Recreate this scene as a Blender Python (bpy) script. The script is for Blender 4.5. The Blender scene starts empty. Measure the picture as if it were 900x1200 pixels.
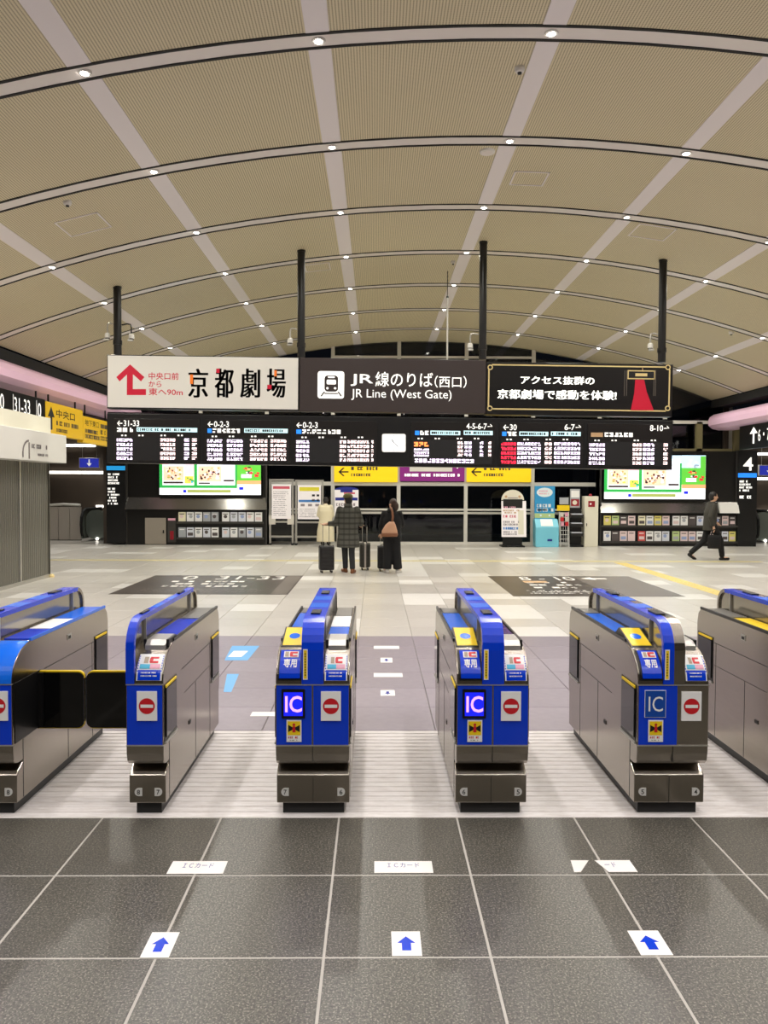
import bpy, bmesh, math, random
from mathutils import Vector, Matrix
random.seed(7)
R = math.radians
scene = bpy.context.scene
COL = scene.collection

# ------------------------------------------------------------------ camera
EYE = 1.75
FPX = 924.4                       # focal length in pixels of the 900 x 1200 frame
YAW, PITCH, ROLL = R(0.629), R(-1.788), R(0.201)
cam_d = bpy.data.cameras.new('camera')
cam_d.sensor_fit = 'VERTICAL'
cam_d.sensor_height = 36.0
cam_d.sensor_width = 27.0
cam_d.lens = FPX / 1200.0 * 36.0
cam_d.clip_end = 200
cam = bpy.data.objects.new('camera', cam_d)
COL.objects.link(cam)
CROT = (Matrix.Rotation(-YAW, 3, 'Z') @ Matrix.Rotation(R(90) + PITCH, 3, 'X') @ Matrix.Rotation(ROLL, 3, 'Z'))
cam.matrix_world = Matrix.Translation((0, 0, EYE)) @ CROT.to_4x4()
scene.camera = cam

# ------------------------------------------------------------------ world, exposure
world = bpy.data.worlds.new('night_sky')
scene.world = world
world.use_nodes = True
wb = world.node_tree.nodes['Background']
wb.inputs[0].default_value = (0.010, 0.012, 0.018, 1)
wb.inputs[1].default_value = 0.25
vs = scene.view_settings
vs.view_transform = 'Standard'
vs.look = 'None'
vs.gamma = 1.0
vs.use_curve_mapping = False
vs.exposure = 0.0
LAMP_W = 148.0                     # each ceiling downlight

# ------------------------------------------------------------------ pixel helpers
def ray(px, py):
    d = Vector(((px - 450.0) / FPX, -(py - 600.0) / FPX, -1.0))
    return CROT @ d
def at(px, py, Y):
    d = ray(px, py); t = Y / d.y
    return d.x * t, EYE + d.z * t          # X, Z on the plane y = Y
def onfloor(px, py):
    d = ray(px, py); t = -EYE / d.z
    return d.x * t, d.y * t                # X, Y on the floor
def onside(px, py, X):
    d = ray(px, py); t = X / d.x
    return d.y * t, EYE + d.z * t          # Y, Z on the plane x = X

# ------------------------------------------------------------------ materials
def lin(c):
    c = c / 255.0
    return c / 12.92 if c <= 0.04045 else ((c + 0.055) / 1.055) ** 2.4
def rgb(r, g, b): return (lin(r), lin(g), lin(b), 1)
MATS = {}
def mat(name, col=None, rough=0.5, metal=0.0, emit=None, es=0.0, spec=0.5, var=0.0, vscale=8.0, bump=0.0, bscale=60.0, stretch=None):
    if name in MATS: return MATS[name]
    m = bpy.data.materials.new(name); m.use_nodes = True
    nt = m.node_tree; b = nt.nodes['Principled BSDF']
    c = rgb(*col) if col else (0.5, 0.5, 0.5, 1)
    b.inputs['Base Color'].default_value = c
    b.inputs['Roughness'].default_value = rough
    b.inputs['Metallic'].default_value = metal
    b.inputs['Specular IOR Level'].default_value = spec
    if emit:
        b.inputs['Emission Color'].default_value = rgb(*emit)
        b.inputs['Emission Strength'].default_value = es
    if var or bump:
        tc = nt.nodes.new('ShaderNodeTexCoord')
        mp = nt.nodes.new('ShaderNodeMapping')
        if stretch: mp.inputs['Scale'].default_value = stretch
        nt.links.new(tc.outputs['Object'], mp.inputs['Vector'])
    if var:
        n = nt.nodes.new('ShaderNodeTexNoise'); n.inputs['Scale'].default_value = vscale; n.inputs['Detail'].default_value = 5
        r = nt.nodes.new('ShaderNodeMapRange'); r.inputs['To Min'].default_value = 1 - var; r.inputs['To Max'].default_value = 1 + var
        mx = nt.nodes.new('ShaderNodeMix'); mx.data_type = 'RGBA'; mx.blend_type = 'MULTIPLY'; mx.inputs[0].default_value = 1
        mx.inputs[6].default_value = c
        nt.links.new(mp.outputs[0], n.inputs['Vector']); nt.links.new(n.outputs['Fac'], r.inputs['Value'])
        nt.links.new(r.outputs[0], mx.inputs[7]); nt.links.new(mx.outputs[2], b.inputs['Base Color'])
    if bump:
        n2 = nt.nodes.new('ShaderNodeTexNoise'); n2.inputs['Scale'].default_value = bscale; n2.inputs['Detail'].default_value = 3
        bp = nt.nodes.new('ShaderNodeBump'); bp.inputs['Strength'].default_value = bump; bp.inputs['Distance'].default_value = 0.01
        nt.links.new(mp.outputs[0], n2.inputs['Vector']); nt.links.new(n2.outputs['Fac'], bp.inputs['Height'])
        nt.links.new(bp.outputs[0], b.inputs['Normal'])
    MATS[name] = m
    return m

def node_mat(name, rough, build, metal=0.0, spec=0.5):
    """build(nt, bsdf, objcoord_output) wires the colour"""
    m = bpy.data.materials.new(name); m.use_nodes = True
    nt = m.node_tree; b = nt.nodes['Principled BSDF']
    b.inputs['Roughness'].default_value = rough; b.inputs['Metallic'].default_value = metal
    b.inputs['Specular IOR Level'].default_value = spec
    tc = nt.nodes.new('ShaderNodeTexCoord')
    build(nt, b, tc.outputs['Object'])
    MATS[name] = m
    return m
def N(nt, t, **kw):
    n = nt.nodes.new(t)
    for k, v in kw.items():
        if k in ('operation', 'data_type', 'blend_type', 'feature', 'distance'): setattr(n, k, v)
    return n
def math_n(nt, op, a, b=None):
    n = nt.nodes.new('ShaderNodeMath'); n.operation = op
    for i, v in enumerate((a, b)):
        if v is None: continue
        if isinstance(v, (int, float)): n.inputs[i].default_value = v
        else: nt.links.new(v, n.inputs[i])
    return n.outputs[0]
def mix_col(nt, fac, c1, c2):
    n = nt.nodes.new('ShaderNodeMix'); n.data_type = 'RGBA'
    for i, v in ((0, fac), (6, c1), (7, c2)):
        if isinstance(v, (int, float, tuple)): n.inputs[i].default_value = v
        else: nt.links.new(v, n.inputs[i])
    return n.outputs[2]
def sep(nt, v):
    s = nt.nodes.new('ShaderNodeSeparateXYZ'); nt.links.new(v, s.inputs[0]); return s.outputs

def b_perf(nt, b, v):                                   # perforated metal ceiling sheet
    x, y, z = sep(nt, v)
    sx = math_n(nt, 'SINE', math_n(nt, 'MULTIPLY', x, 2 * math.pi / 0.030))
    sy = math_n(nt, 'SINE', math_n(nt, 'MULTIPLY', y, 2 * math.pi / 0.022))
    h = math_n(nt, 'GREATER_THAN', math_n(nt, 'ADD', sx, math_n(nt, 'MULTIPLY', sy, 0.5)), 0.45)
    n = nt.nodes.new('ShaderNodeTexNoise'); n.inputs['Scale'].default_value = 0.8
    nt.links.new(v, n.inputs['Vector'])
    c = mix_col(nt, n.outputs['Fac'], rgb(210, 199, 165), rgb(217, 206, 174))
    nt.links.new(mix_col(nt, math_n(nt, 'MULTIPLY', h, 0.55), c, rgb(80, 72, 54)), b.inputs['Base Color'])
node_mat('perforated_sheet', 0.55, b_perf)

def b_granite(nt, b, v):
    n = nt.nodes.new('ShaderNodeTexNoise'); n.inputs['Scale'].default_value = 80; n.inputs['Detail'].default_value = 4; n.inputs['Roughness'].default_value = 0.75
    nt.links.new(v, n.inputs['Vector'])
    n2 = nt.nodes.new('ShaderNodeTexNoise'); n2.inputs['Scale'].default_value = 130; n2.inputs['Detail'].default_value = 2
    nt.links.new(v, n2.inputs['Vector'])
    n3 = nt.nodes.new('ShaderNodeTexNoise'); n3.inputs['Scale'].default_value = 1.7; n3.inputs['Detail'].default_value = 5
    nt.links.new(v, n3.inputs['Vector'])
    r = nt.nodes.new('ShaderNodeMapRange'); r.inputs['From Min'].default_value = 0.38; r.inputs['From Max'].default_value = 0.66
    nt.links.new(n.outputs['Fac'], r.inputs['Value'])
    r2 = nt.nodes.new('ShaderNodeMapRange'); r2.inputs['From Min'].default_value = 0.54; r2.inputs['From Max'].default_value = 0.66
    nt.links.new(n2.outputs['Fac'], r2.inputs['Value'])
    c = mix_col(nt, r.outputs[0], rgb(52, 51, 47), rgb(102, 99, 90))
    c = mix_col(nt, r2.outputs[0], c, rgb(140, 136, 124))
    c = mix_col(nt, math_n(nt, 'MULTIPLY', n3.outputs['Fac'], 0.25), c, rgb(60, 58, 54))
    nt.links.new(c, b.inputs['Base Color'])
    rr = nt.nodes.new('ShaderNodeMapRange'); rr.inputs['To Min'].default_value = 0.25; rr.inputs['To Max'].default_value = 0.36
    nt.links.new(n.outputs['Fac'], rr.inputs['Value']); nt.links.new(rr.outputs[0], b.inputs['Roughness'])
node_mat('dark_granite', 0.3, b_granite)

def stone(name, c1, c2, rough, sc=14):
    def f(nt, b, v):
        n = nt.nodes.new('ShaderNodeTexNoise'); n.inputs['Scale'].default_value = sc; n.inputs['Detail'].default_value = 6
        nt.links.new(v, n.inputs['Vector'])
        oi = nt.nodes.new('ShaderNodeObjectInfo')
        c = mix_col(nt, n.outputs['Fac'], rgb(*c1), rgb(*c2))
        f2 = math_n(nt, 'ADD', math_n(nt, 'MULTIPLY', oi.outputs['Random'], 0.10), 0.95)
        mx = nt.nodes.new('ShaderNodeMix'); mx.data_type = 'RGBA'; mx.blend_type = 'MULTIPLY'; mx.inputs[0].default_value = 1
        nt.links.new(c, mx.inputs[6]); nt.links.new(f2, mx.inputs[7]); nt.links.new(mx.outputs[2], b.inputs['Base Color'])
    node_mat(name, rough, f)
stone('lilac_stone', (138, 130, 138), (158, 150, 156), 0.32)
stone('light_stone', (186, 182, 174), (200, 196, 188), 0.30)
stone('white_stone', (214, 212, 206), (226, 224, 218), 0.32)

def b_thresh(nt, b, v):                                 # worn white ribbed threshold
    n = nt.nodes.new('ShaderNodeTexNoise'); n.inputs['Scale'].default_value = 7; n.inputs['Detail'].default_value = 7; n.inputs['Roughness'].default_value = 0.7
    mp = nt.nodes.new('ShaderNodeMapping'); mp.inputs['Scale'].default_value = (1, 5, 1)
    nt.links.new(v, mp.inputs[0]); nt.links.new(mp.outputs[0], n.inputs['Vector'])
    r = nt.nodes.new('ShaderNodeMapRange'); r.inputs['From Min'].default_value = 0.30; r.inputs['From Max'].default_value = 0.62
    nt.links.new(n.outputs['Fac'], r.inputs['Value'])
    x, y, z = sep(nt, v)
    lowz = math_n(nt, 'LESS_THAN', z, -0.0015)
    nt.links.new(mix_col(nt, math_n(nt, 'MULTIPLY', lowz, 0.15), mix_col(nt, r.outputs[0], rgb(206, 199, 194), rgb(232, 228, 226)), rgb(150, 140, 132)), b.inputs['Base Color'])
node_mat('ribbed_threshold', 0.4, b_thresh)

def b_tartan(nt, b, v):
    x, y, z = sep(nt, v)
    sx = math_n(nt, 'GREATER_THAN', math_n(nt, 'SINE', math_n(nt, 'MULTIPLY', x, 2 * math.pi / 0.11)), 0.55)
    sz = math_n(nt, 'GREATER_THAN', math_n(nt, 'SINE', math_n(nt, 'MULTIPLY', z, 2 * math.pi / 0.11)), 0.45)
    c = mix_col(nt, math_n(nt, 'MULTIPLY', sz, 0.75), rgb(88, 88, 80), rgb(52, 50, 46))
    c = mix_col(nt, math_n(nt, 'MULTIPLY', sx, 0.4), c, rgb(44, 44, 40))
    nt.links.new(c, b.inputs['Base Color'])
node_mat('tartan_wool', 0.9, b_tartan)

def b_steel(nt, b, v):
    mp = nt.nodes.new('ShaderNodeMapping'); mp.inputs['Scale'].default_value = (1.5, 1.5, 14)
    n = nt.nodes.new('ShaderNodeTexNoise'); n.inputs['Scale'].default_value = 3; n.inputs['Detail'].default_value = 4
    nt.links.new(v, mp.inputs[0]); nt.links.new(mp.outputs[0], n.inputs['Vector'])
    nt.links.new(mix_col(nt, n.outputs['Fac'], rgb(154, 147, 138), rgb(172, 165, 155)), b.inputs['Base Color'])
    rr = nt.nodes.new('ShaderNodeMapRange'); rr.inputs['To Min'].default_value = 0.19; rr.inputs['To Max'].default_value = 0.28
    nt.links.new(n.outputs['Fac'], rr.inputs['Value']); nt.links.new(rr.outputs[0], b.inputs['Roughness'])
node_mat('brushed_steel', 0.27, b_steel, metal=1.0)

def glass_mat():
    m = bpy.data.materials.new('night_glass'); m.use_nodes = True
    nt = m.node_tree; nt.nodes.clear()
    o = nt.nodes.new('ShaderNodeOutputMaterial'); mx = nt.nodes.new('ShaderNodeMixShader')
    t = nt.nodes.new('ShaderNodeBsdfTransparent'); t.inputs[0].default_value = (0.55, 0.58, 0.6, 1)
    g = nt.nodes.new('ShaderNodeBsdfGlossy'); g.inputs['Roughness'].default_value = 0.03
    f = nt.nodes.new('ShaderNodeFresnel'); f.inputs[0].default_value = 1.5
    nt.links.new(f.outputs[0], mx.inputs[0]); nt.links.new(t.outputs[0], mx.inputs[1]); nt.links.new(g.outputs[0], mx.inputs[2])
    nt.links.new(mx.outputs[0], o.inputs[0]); MATS['night_glass'] = m
glass_mat()

mat('grout', (150, 146, 138), 0.7)
mat('grout_pale', (176, 172, 164), 0.7)
mat('ceiling_void', (22, 20, 17), 0.8)
mat('ceiling_rib', (226, 220, 214), 0.3)
mat('ceiling_strip', (230, 224, 224), 0.5)
mat('white_paint', (222, 220, 214), 0.45)
mat('black_paint', (14, 14, 15), 0.35)
mat('black_matte', (12, 12, 12), 0.7)
mat('black_gloss', (6, 6, 7), 0.08)
mat('dark_brown', (74, 64, 55), 0.45)
mat('cocoa_sign', (44, 35, 34), 0.4)
mat('blue', (0, 58, 205), 0.22)
mat('bright_blue', (20, 110, 235), 0.2)
mat('navy_deck', (6, 32, 110), 0.2)
mat('sky_blue', (120, 190, 235), 0.4)
mat('yellow', (240, 205, 20), 0.4)
mat('red', (200, 22, 34), 0.45)
mat('deep_red', (150, 14, 34), 0.45)
mat('white', (240, 240, 238), 0.4)
mat('off_white', (212, 206, 196), 0.5)
mat('cream', (226, 222, 204), 0.6)
mat('alu', (190, 188, 182), 0.35, 0.7)
mat('alu_white', (206, 204, 196), 0.4)
mat('cove_tinted_beam', (244, 204, 230), 0.3)  # lilac glow of the cove lighting is put into this base colour
mat('olive_post', (120, 112, 78), 0.5)
mat('lamp_glow', (255, 255, 255), emit=(255, 246, 236), es=60.0)
mat('strip_glow', (255, 255, 255), emit=(255, 248, 236), es=5.0)
mat('rubber', (18, 18, 18), 0.8)
mat('smoked', (150, 144, 130), 0.15, 0.8)
mat('plinth', (10, 10, 10), 0.4)
mat('ink', (12, 12, 14), 0.5)
mat('ink_blue', (24, 40, 140), 0.5)
mat('gold', (222, 200, 140), 0.4)
mat('plastic_tag', (214, 214, 210), 0.4)

# ------------------------------------------------------------------ mesh builder
class MB:
    def __init__(s): s.v = []; s.f = []
    def add(s, vs_, fs):
        o = len(s.v); s.v += [tuple(p) for p in vs_]; s.f += [tuple(i + o for i in f) for f in fs]; return s
    def box(s, x0, x1, y0, y1, z0, z1):
        return s.add([(x0,y0,z0),(x1,y0,z0),(x1,y1,z0),(x0,y1,z0),(x0,y0,z1),(x1,y0,z1),(x1,y1,z1),(x0,y1,z1)],
                     [(0,3,2,1),(4,5,6,7),(0,1,5,4),(1,2,6,5),(2,3,7,6),(3,0,4,7)])
    def quad(s, a, b, c, d): return s.add([a, b, c, d], [(0, 1, 2, 3)])
    def prism_x(s, poly, x0, x1):            # poly of (y, z), counter-clockwise seen from +x
        n = len(poly)
        vs_ = [(x0, y, z) for y, z in poly] + [(x1, y, z) for y, z in poly]
        return s.add(vs_, [tuple(range(n - 1, -1, -1)), tuple(range(n, 2 * n))] + [(i, (i + 1) % n, n + (i + 1) % n, n + i) for i in range(n)])
    def prism_y(s, poly, y0, y1):            # poly of (x, z), front face at y0
        n = len(poly)
        vs_ = [(x, y0, z) for x, z in poly] + [(x, y1, z) for x, z in poly]
        return s.add(vs_, [tuple(range(n)), tuple(range(2 * n - 1, n - 1, -1))] + [((i + 1) % n, i, n + i, n + (i + 1) % n) for i in range(n)])
    def prism_z(s, poly, z0, z1):
        n = len(poly)
        vs_ = [(x, y, z0) for x, y in poly] + [(x, y, z1) for x, y in poly]
        return s.add(vs_, [tuple(range(n - 1, -1, -1)), tuple(range(n, 2 * n))] + [(i, (i + 1) % n, n + (i + 1) % n, n + i) for i in range(n)])
    def tube(s, pts, r, n=8, close=True):    # pts list of 3-D points, r number or list
        pts = [Vector(p) for p in pts]; rr = r if isinstance(r, (list, tuple)) else [r] * len(pts)
        base = len(s.v); up = None
        for i, p in enumerate(pts):
            d = (pts[min(i + 1, len(pts) - 1)] - pts[max(i - 1, 0)]).normalized()
            if up is None: up = Vector((0, 0, 1)) if abs(d.z) < 0.9 else Vector((1, 0, 0))
            a = d.cross(up).normalized(); b = a.cross(d).normalized(); up = b
            for k in range(n):
                t = 2 * math.pi * k / n
                s.v.append(tuple(p + (a * math.cos(t) + b * math.sin(t)) * rr[i]))
        for i in range(len(pts) - 1):
            for k in range(n):
                s.f.append((base + i * n + k, base + i * n + (k + 1) % n, base + (i + 1) * n + (k + 1) % n, base + (i + 1) * n + k))
        if close:
            s.f.append(tuple(base + k for k in range(n - 1, -1, -1))); m = base + (len(pts) - 1) * n
            s.f.append(tuple(m + k for k in range(n)))
        return s
    def lathe(s, prof, n=16, c=(0, 0, 0)):   # prof (r, z) bottom to top round a vertical axis
        base = len(s.v)
        for r, z in prof:
            for k in range(n):
                t = 2 * math.pi * k / n; s.v.append((c[0] + r * math.cos(t), c[1] + r * math.sin(t), c[2] + z))
        for i in range(len(prof) - 1):
            for k in range(n):
                s.f.append((base + i*n + k, base + i*n + (k+1) % n, base + (i+1)*n + (k+1) % n, base + (i+1)*n + k))
        s.f.append(tuple(base + k for k in range(n - 1, -1, -1))); m = base + (len(prof) - 1) * n
        s.f.append(tuple(m + k for k in range(n)))
        return s
    def loft(s, rings, n=20):                # rings of (cx, cy, cz, rx, ry[, power])
        base = len(s.v)
        for rg in rings:
            cx, cy, cz, rx, ry = rg[:5]
            for k in range(n):
                t = 2 * math.pi * k / n; s.v.append((cx + rx * math.cos(t), cy + ry * math.sin(t), cz))
        for i in range(len(rings) - 1):
            for k in range(n):
                s.f.append((base + i*n + k, base + i*n + (k+1) % n, base + (i+1)*n + (k+1) % n, base + (i+1)*n + k))
        s.f.append(tuple(base + k for k in range(n - 1, -1, -1))); m = base + (len(rings) - 1) * n
        s.f.append(tuple(m + k for k in range(n)))
        return s
    def ball(s, c, rx, ry=None, rz=None, n=12):
        ry = ry or rx; rz = rz or rx
        prof = [(math.sin(math.pi * (i + 0.02) / (n + 0.04)), -math.cos(math.pi * (i + 0.02) / (n + 0.04))) for i in range(n + 1)]
        return s.loft([(c[0], c[1], c[2] + q * rz, p * rx, p * ry) for p, q in prof], n + 4)
    def capsule(s, p0, r0, p1, r1, n=12):
        p0 = Vector(p0); p1 = Vector(p1); d = (p1 - p0); L = d.length or 1e-4; d /= L
        pts = []; rr = []
        for i in range(5):
            a = math.pi / 2 * (i / 4.0); pts.append(p0 - d * r0 * math.cos(a) * 0.98); rr.append(max(r0 * math.sin(a), 0.002))
        for i in range(5):
            a = math.pi / 2 * (i / 4.0); pts.append(p1 + d * r1 * math.sin(a) * 0.98); rr.append(max(r1 * math.cos(a), 0.002))
        return s.tube(pts, rr, n)
    def mesh(s, name, m=None, smooth=False, bevel=0, seg=2):
        me = bpy.data.meshes.new(name); me.from_pydata(s.v, [], s.f)
        if bevel:
            bm = bmesh.new(); bm.from_mesh(me); bmesh.ops.remove_doubles(bm, verts=bm.verts, dist=1e-5)
            es = [e for e in bm.edges if len(e.link_faces) == 2 and e.calc_face_angle(0) > 0.6]
            bmesh.ops.bevel(bm, geom=es, offset=bevel, segments=seg, affect='EDGES', profile=0.5, clamp_overlap=True)
            bm.to_mesh(me); bm.free()
        if m: me.materials.append(MATS[m] if isinstance(m, str) else m)
        if smooth: me.polygons.foreach_set('use_smooth', [True] * len(me.polygons))
        me.update(); return me
    def build(s, name, m, parent=None, loc=(0, 0, 0), rz=0, smooth=False, bevel=0, seg=2):
        return put(name, s.mesh(name, m, smooth, bevel, seg), parent, loc, rz)
def put(name, me, parent=None, loc=(0, 0, 0), rz=0):
    o = bpy.data.objects.new(name, me); COL.objects.link(o); o.parent = parent
    o.location = loc; o.rotation_euler = (0, 0, rz); return o
def tag(o, label=None, cat=None, group=None, kind=None):
    if label: o['label'] = label
    if cat: o['category'] = cat
    if group: o['group'] = group
    if kind: o['kind'] = kind
    return o
def empty(name, label, cat, loc=(0, 0, 0), rz=0, group=None):
    o = bpy.data.objects.new(name, None); COL.objects.link(o); o.location = loc; o.rotation_euler = (0, 0, rz)
    o.empty_display_size = 0.1
    return tag(o, label, cat, group)
def copy_tree(o, parent=None):
    c = o.copy(); COL.objects.link(c); c.parent = parent
    for ch in list(o.children): copy_tree(ch, c)
    return c
def box(name, m, parent, x0, x1, y0, y1, z0, z1, bevel=0, **k):
    return MB().box(x0, x1, y0, y1, z0, z1).build(name, m, parent, bevel=bevel, **k)

# ------------------------------------------------------------------ lettering
_TXT = {}
def text2d(s, off=0.0, spacing=1.0):
    key = (s, off, spacing)
    if key in _TXT: return _TXT[key]
    cu = bpy.data.curves.new('t', 'FONT'); cu.body = s; cu.resolution_u = 3; cu.offset = off; cu.fill_mode = 'FRONT'
    cu.space_line = spacing
    ob = bpy.data.objects.new('t', cu); COL.objects.link(ob)
    dg = bpy.context.evaluated_depsgraph_get()
    me = bpy.data.meshes.new_from_object(ob.evaluated_get(dg))
    v = [(p.co.x, p.co.y) for p in me.vertices]; f = [tuple(p.vertices) for p in me.polygons]
    bpy.data.objects.remove(ob); bpy.data.curves.remove(cu); bpy.data.meshes.remove(me)
    if not v: v = [(0, 0), (1, 0), (1, 1)]; f = [(0, 1, 2)]
    x0 = min(p[0] for p in v); x1 = max(p[0] for p in v); y0 = min(p[1] for p in v); y1 = max(p[1] for p in v)
    r = ([((p[0] - x0) / (x1 - x0), (p[1] - y0) / (y1 - y0)) for p in v], f, (x1 - x0) / (y1 - y0))
    _TXT[key] = r
    return r
def mapfn(plane, d):
    if plane == 'F': return lambda u, v: (u, d, v)           # faces the viewer (-y)
    if plane == 'L': return lambda u, v: (d, u, v)           # on a wall on the left, faces +x
    if plane == 'R': return lambda u, v: (d, -u, v)          # on a wall on the right, faces -x
    if plane == 'G': return lambda u, v: (u, v, d)           # on the ground
def letters(parent, s, u0, u1, v0, v1, d, m, plane='F', off=0.0, fn=None, name='lettering', bold=0, spacing=1.0):
    v, f, asp = text2d(s, off, spacing)
    fn = fn or mapfn(plane, d); mb = MB()
    for b in ([0] if not bold else [-bold, -bold / 3, bold / 3, bold]):
        mb.add([fn(u0 + (u1 - u0) * p + b, v0 + (v1 - v0) * q) for p, q in v], f)
    return mb.build(name, m, parent)
def rects(parent, rl, d, m, plane='F', name='print', fn=None):
    bent = fn is not None; fn = fn or mapfn(plane, d); mb = MB()
    for u0, u1, v0, v1 in rl:
        ns = 6 if bent else 1
        for k in range(ns):
            a, b = v0 + (v1 - v0) * k / ns, v0 + (v1 - v0) * (k + 1) / ns
            mb.quad(fn(u0, a), fn(u1, a), fn(u1, b), fn(u0, b))
    o = mb.build(name, m, parent)
    if len(rl) > 1: o['kind'] = 'stuff'       # print too fine to pick apart
    return o
def poly(parent, pts, d, m, plane='F', name='print'):
    fn = mapfn(plane, d); mb = MB(); mb.add([fn(*p) for p in pts], [tuple(range(len(pts)))])
    return mb.build(name, m, parent)
def disc(parent, u, v, r, d, m, plane='F', name='print', n=24, ry=None):
    return poly(parent, [(u + r * math.cos(2 * math.pi * k / n), v + (ry or r) * math.sin(2 * math.pi * k / n)) for k in range(n)], d, m, plane, name)
def scribble(u0, u1, v0, v1, rows, rng, fill=0.62, lo=0.5):
    """rows of small blocks standing for print that is too small to read"""
    out = []; h = (v1 - v0) / rows; gw = h * fill * 0.9
    for i in range(rows):
        y0 = v1 - (i + 1) * h + h * (1 - fill) / 2; y1 = y0 + h * fill
        end = u0 + (u1 - u0) * rng.uniform(lo, 1.0); x = u0
        while x + gw * 0.5 < end:
            w = gw * rng.choice((0.6, 0.8, 0.9)); k = rng.random()
            if k < 0.85:
                if k < 0.45: out.append((x, x + w, y0, y1))
                else:
                    a = rng.uniform(0.25, 0.5)
                    out.append((x, x + w, y0, y0 + (y1 - y0) * a * 0.7)); out.append((x, x + w * 0.5, y0, y1)); out.append((x, x + w, y1 - (y1 - y0) * 0.3, y1))
            x += gw
    return out
def arrow(du, dv, ang, u, v, head=0.5, shaft=0.34):
    """block arrow pointing along ang (0 = +u), length du, width dv, centred on u, v"""
    p = [(-du/2, -dv*shaft/2), (du/2 - du*head, -dv*shaft/2), (du/2 - du*head, -dv/2), (du/2, 0), (du/2 - du*head, dv/2), (du/2 - du*head, dv*shaft/2), (-du/2, dv*shaft/2)]
    c, s_ = math.cos(ang), math.sin(ang)
    return [(u + a * c - b * s_, v + a * s_ + b * c) for a, b in p]

# ================================================================== SETTING
X_L, X_R = -7.35, 10.4            # edges of the vault
Y_B, Y_W = -7.0, 24.4            # wall behind the viewer, glazed far wall
def zc(x): return 6.239 - 0.0223 * (x - 1.506) ** 2
RIBS = [7.9085 + 2.42 * k for k in range(-5, 7)]
STRIPS = [-0.573 + 2.295 * n for n in range(-2, 5)]
TILE = 0.624
Y1, Y2, Y3 = 4.134, 5.63, 9.24    # floor zones: granite | threshold | lilac | pale

# ---- floor
floor = MB().box(-14, 14, Y_B, 30, -0.2, -0.012).build('floor', 'grout_pale')
tag(floor, kind='structure')
def bevel_tile(w, d, h=0.012, b=0.003):
    m = MB(); a = w / 2; c = d / 2
    lo = [(-a, -c, -h), (a, -c, -h), (a, c, -h), (-a, c, -h)]
    mid = [(-a, -c, -b), (a, -c, -b), (a, c, -b), (-a, c, -b)]
    hi = [(-a + b, -c + b, 0), (a - b, -c + b, 0), (a - b, c - b, 0), (-a + b, c - b, 0)]
    m.add(lo + mid + hi, [(0,1,5,4),(1,2,6,5),(2,3,7,6),(3,0,4,7),(4,5,9,8),(5,6,10,9),(6,7,11,10),(7,4,8,11),(8,9,10,11)])
    return m
g = 0.0038
XL = [0.437 + TILE * n for n in range(-26, 26)]
tile_dark = bevel_tile(TILE - 2 * g, TILE - 2 * g).mesh('floor_tile', 'dark_granite')
for r in range(4):
    for x in XL:
        if -3.2 < x < 3.0: put('floor_tile', tile_dark, floor, (x + TILE / 2, Y1 - TILE * (r + 0.5), 0))
gr = MB()
gr.box(-14, 14, Y_B, Y1 - 4 * TILE - g, -0.012, -0.0008)
gr.box(-14, -3.2 + 0.52, Y1 - 4 * TILE, Y1, -0.012, -0.0008).box(0.437 + 5 * TILE + g, 14, Y1 - 4 * TILE, Y1, -0.012, -0.0008)
gr.build('granite_paving', 'dark_granite', floor)
MB().box(-3.0, 0.437 + 5 * TILE, Y1 - 4 * TILE, Y1 - 0.001, -0.012, -0.0016).build('grout_bed', 'grout_pale', floor)
th = MB(); nr = 21; rp = (Y2 - Y1) / nr
th.box(-14, 14, Y1, Y2, -0.012, -0.004)
for i in range(nr):
    a = Y1 + i * rp
    th.prism_x([(a + 0.007, -0.004), (a + rp - 0.007, -0.004), (a + rp - 0.010, 0.0), (a + 0.010, 0.0)], -14, 14)
th.build('ribbed_threshold', 'ribbed_threshold', floor)
d6 = (Y3 - Y2) / 6
tile_lilac = bevel_tile(TILE - 0.005, d6 - 0.005).mesh('floor_tile', 'lilac_stone')
for r in range(6):
    for x in XL:
        if -5.5 < x < 5.6: put('floor_tile', tile_lilac, floor, (x + TILE / 2, Y2 + d6 * (r + 0.5), 0))
xs = [x for x in XL if -5.5 < x < 5.6]
MB().box(-14, xs[0], Y2, Y3, -0.012, 0).box(xs[-1] + TILE, 14, Y2, Y3, -0.012, 0).build('side_paving', 'lilac_stone', floor)
rng = random.Random(3)
tl = bevel_tile(TILE - 0.005, TILE - 0.005).mesh('floor_tile', 'light_stone')
tw = bevel_tile(TILE - 0.005, TILE - 0.005).mesh('floor_tile', 'white_stone')
rest_l, rest_w = MB(), MB()
ndet = 0
for r in range(34):
    y = Y3 + TILE * (r + 0.5)
    if y > 30: break
    for x in XL:
        if x < -14 or x > 13.2: continue
        white = rng.random() < 0.17
        near = abs(x + TILE / 2) < y * 0.50 + 0.4 and y < 15.3 and ndet < 290
        if near:
            put('floor_tile', tw if white else tl, floor, (x + TILE / 2, y, 0)); ndet += 1
        else:
            q = bevel_tile(TILE - 0.005, TILE - 0.005); t = rest_w if white else rest_l
            t.add([(p[0] + x + TILE / 2, p[1] + y, p[2]) for p in q.v], q.f)
tag(rest_l.build('far_floor_tiles', 'light_stone', floor), kind='stuff')
tag(rest_w.build('far_white_tiles', 'white_stone', floor), kind='stuff')
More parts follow.
